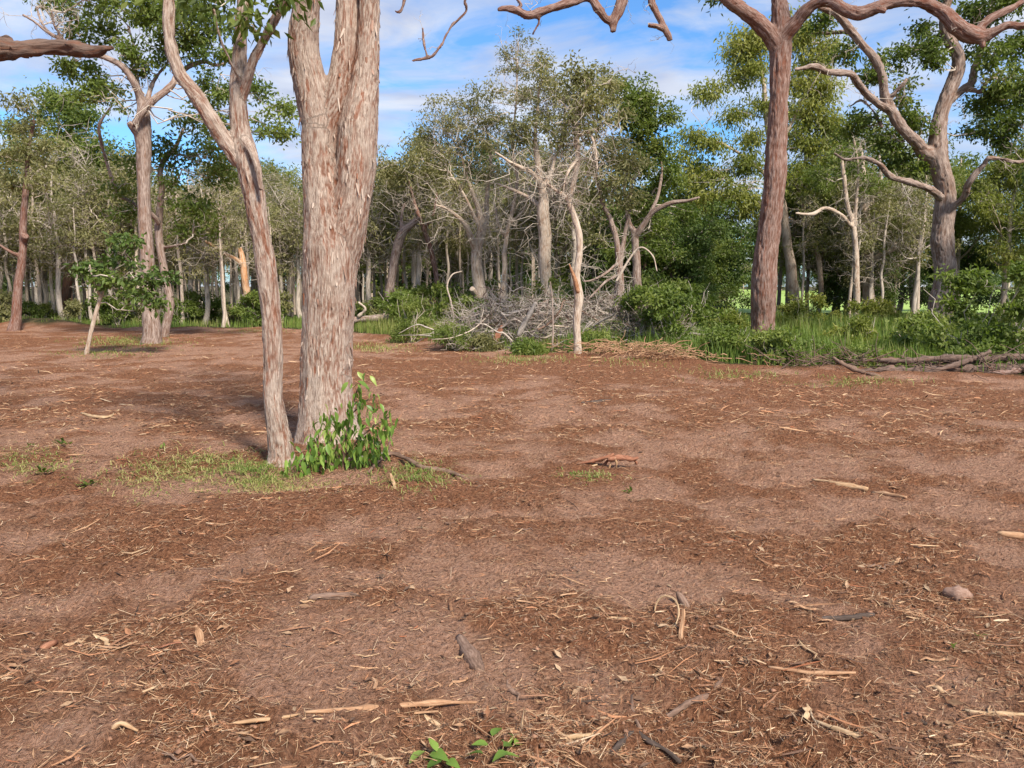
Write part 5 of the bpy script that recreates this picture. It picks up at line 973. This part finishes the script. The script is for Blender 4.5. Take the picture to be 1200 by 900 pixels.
    piece('wood_shard', 'upright tan splinter beneath the leafy sapling', [(463, 576, 4), (461, 568, 5, 3), (458, 558, 3, 10)], W_PALE, 'wood shard', 5)
    # fallen bough beside the big tree
    f = piece('fallen_bough', 'fallen brown bough lying right of the leafy sapling', [(432, 556, 4), (445, 541, 4.5, 4), (458, 533, 5, 8), (475, 540, 5.5, 6), (495, 549, 6, 3), (520, 554, 6), (540, 561, 5), (548, 565, 2.5)], W_BROWN, 'branch')
    piece('dead_branch', 'thin grey twig stretching left from the fallen bough', [(455, 532, 3, 8), (440, 538, 3, 4), (420, 540, 3), (395, 542, 2.5)], W_GREY, 'branch')
    piece('dead_branch', 'thin upright twig rising from the fallen bough', [(457, 534, 3, 6), (456, 520, 2.5, 20), (460, 505, 2, 34)], W_BROWN, 'branch')
build_litter()

# ------------------------------------------------------------------ leafy sapling at the foot of the tree, seedlings, weeds
def leaf_meshes(L_, W_, n, mat, rng):
    out = []
    for i in range(n):
        s = np.array([0, .18, .42, .7, 1.0]); w = W_ * np.array([.05, .38, .5, .33, .02]); bend = rng.uniform(.1, .5); z = -bend * s ** 2 * L_; x = s * L_ * (1 - .15 * bend)
        cup = .35; V = np.concatenate([np.stack([x, -w, z + w * cup], 1), np.stack([x, w * 0, z], 1), np.stack([x, w, z + w * cup], 1)]); q = np.arange(4)
        Q = np.concatenate([np.stack([q, q + 1, q + 6, q + 5], 1), np.stack([q + 5, q + 6, q + 11, q + 10], 1)])
        out.append(mesh('leaf', V, Q, attrs={'tint': np.full(15, rng.uniform(.05, .95))}, mats=[mat]))
    return out
def build_sapling():
    rng = np.random.default_rng(12); d = gd(549) - .15; g = P(402, 549, d); base = np.array([g[0], d, float(hfun(g[0], d)[0])])
    root = link('leafy_sapling', None, loc=base, label='bright green leafy sapling sprouting at the foot of the thick furrowed tree', cat='sapling')
    ms = leaf_meshes(.098, .036, 8, LF_BRIGHT, rng)
    st = [[(402, 552, 3.5), (404, 520, 3), (410, 490, 2.5), (417, 462, 2), (424, 446, 1.2)], [(402, 552, 3.5), (392, 525, 2.8), (384, 505, 2), (388, 482, 1.3)], [(402, 552, 3.5), (380, 540, 2.8), (360, 536, 2), (338, 552, 1.3)],
          [(404, 535, 3), (420, 515, 2.5), (438, 500, 2), (457, 488, 1.2)], [(402, 545, 3), (425, 530, 2.4), (442, 522, 1.6), (450, 518, 1)], [(392, 545, 2.6), (375, 550, 2.2), (355, 548, 1.4)], [(412, 485, 2), (432, 468, 1.4), (450, 462, .9)], [(396, 535, 2), (370, 522, 1.6), (352, 530, 1.2)]]
    for i, c in enumerate(st):
        dz = rng.uniform(-.25, .12, 1)[0]; pts, rad = px_chain([(a, b, w, dz * k / 3) for k, (a, b, w) in enumerate(c)], d); pts = pts - base
        link('stem', branch_mesh(pts, rad, 5, W_BROWN, rng, .05), root)
        p, r = catmull(pts, rad, .012); n = 84 if i < 6 else 50
        if i == 6: n = 12
        for j in range(n):
            t = rng.uniform(.22, 1.0); q = p[int(t * (len(p) - 1))] + rng.normal(0, .055, 3)
            o = link('leaf', ms[rng.integers(8)], root, q); s = rng.uniform(.55, 1.25); o.scale = (s, s, s)
            o.rotation_euler = (rng.normal(0, .5), rng.uniform(.55, 1.5), rng.random() * 6.28)
    # seedlings in the foreground
    big = leaf_meshes(.078, .044, 5, LF_BRIGHT, rng)
    for k, (px, py, lb, lv) in enumerate(((512, 893, 'bright seedling with rounded green leaves at the bottom edge', [(498, 886), (505, 888), (512, 890), (518, 896), (524, 892), (508, 896)]),
                                          (588, 884, 'fresh green sprig with upright leaves right of the bottom edge seedling', [(566, 888), (572, 878), (577, 868), (584, 886), (590, 880), (598, 878), (603, 874), (594, 888)]))):
        b = ground_at(px, py); rt = link('seedling', None, loc=b, label=lb, cat='seedling')
        for (lx, ly) in lv:
            q = ground_at(lx, ly + 4) + [0, 0, .03]; o = link('leaf', big[rng.integers(5)], rt, q - b); s = rng.uniform(.7, 1.1); o.scale = (s, s, s); o.rotation_euler = (rng.normal(0, .35), rng.uniform(-.7, .25), rng.random() * 6.28)
            S = (q - b)[None]; V, Q, T, bk = tubes(wiggle_paths(np.zeros((1, 3)) - [0, 0, .01], S, 5, .05, rng), np.full((1, 5), .0016), 4)
            link('stem', mesh('stem', V, Q, attrs={'bark': bk}, mats=[W_PALE]), rt)
    sm = leaf_meshes(.05, .018, 4, LF_BUSH, rng)
    for (px, py, lb, n, s) in ((74, 526, 'dark green weed growing alone at far left of the grass', 16, 1.3), (52, 558, 'green tuft of weed on bare soil below the far left weed', 14, 1.1), (190, 530, 'tiny upright weed on the near edge of the grass patch', 7, 1.0), (272, 545, 'dark leafy weed in grass beside the slender tree', 18, 1.5),
                               (105, 571, 'low green weed at the left end of the grass patch', 16, 1.3), (737, 578, 'small bright weed below the torn red root', 9, 1.1), (37, 524, 'tiny weed sprig left of the dark green weed', 7, .8), (1148, 751, 'small pale green sprig among the right hand litter', 5, .5), (1115, 762, 'tiny green sprig left of the pale green one', 4, .45)):
        b = ground_at(px, py); rt = link('weed', None, loc=b, label=lb, cat='weed')
        for j in range(n):
            o = link('leaf', sm[rng.integers(4)], rt, rng.normal(0, .02 * s, 3) * [1, 1, .3] + [0, 0, .02]); o.scale = (s * rng.uniform(.7, 1.5),) * 3; o.rotation_euler = (0, rng.uniform(-1.2, .1), rng.random() * 6.28)
build_sapling()
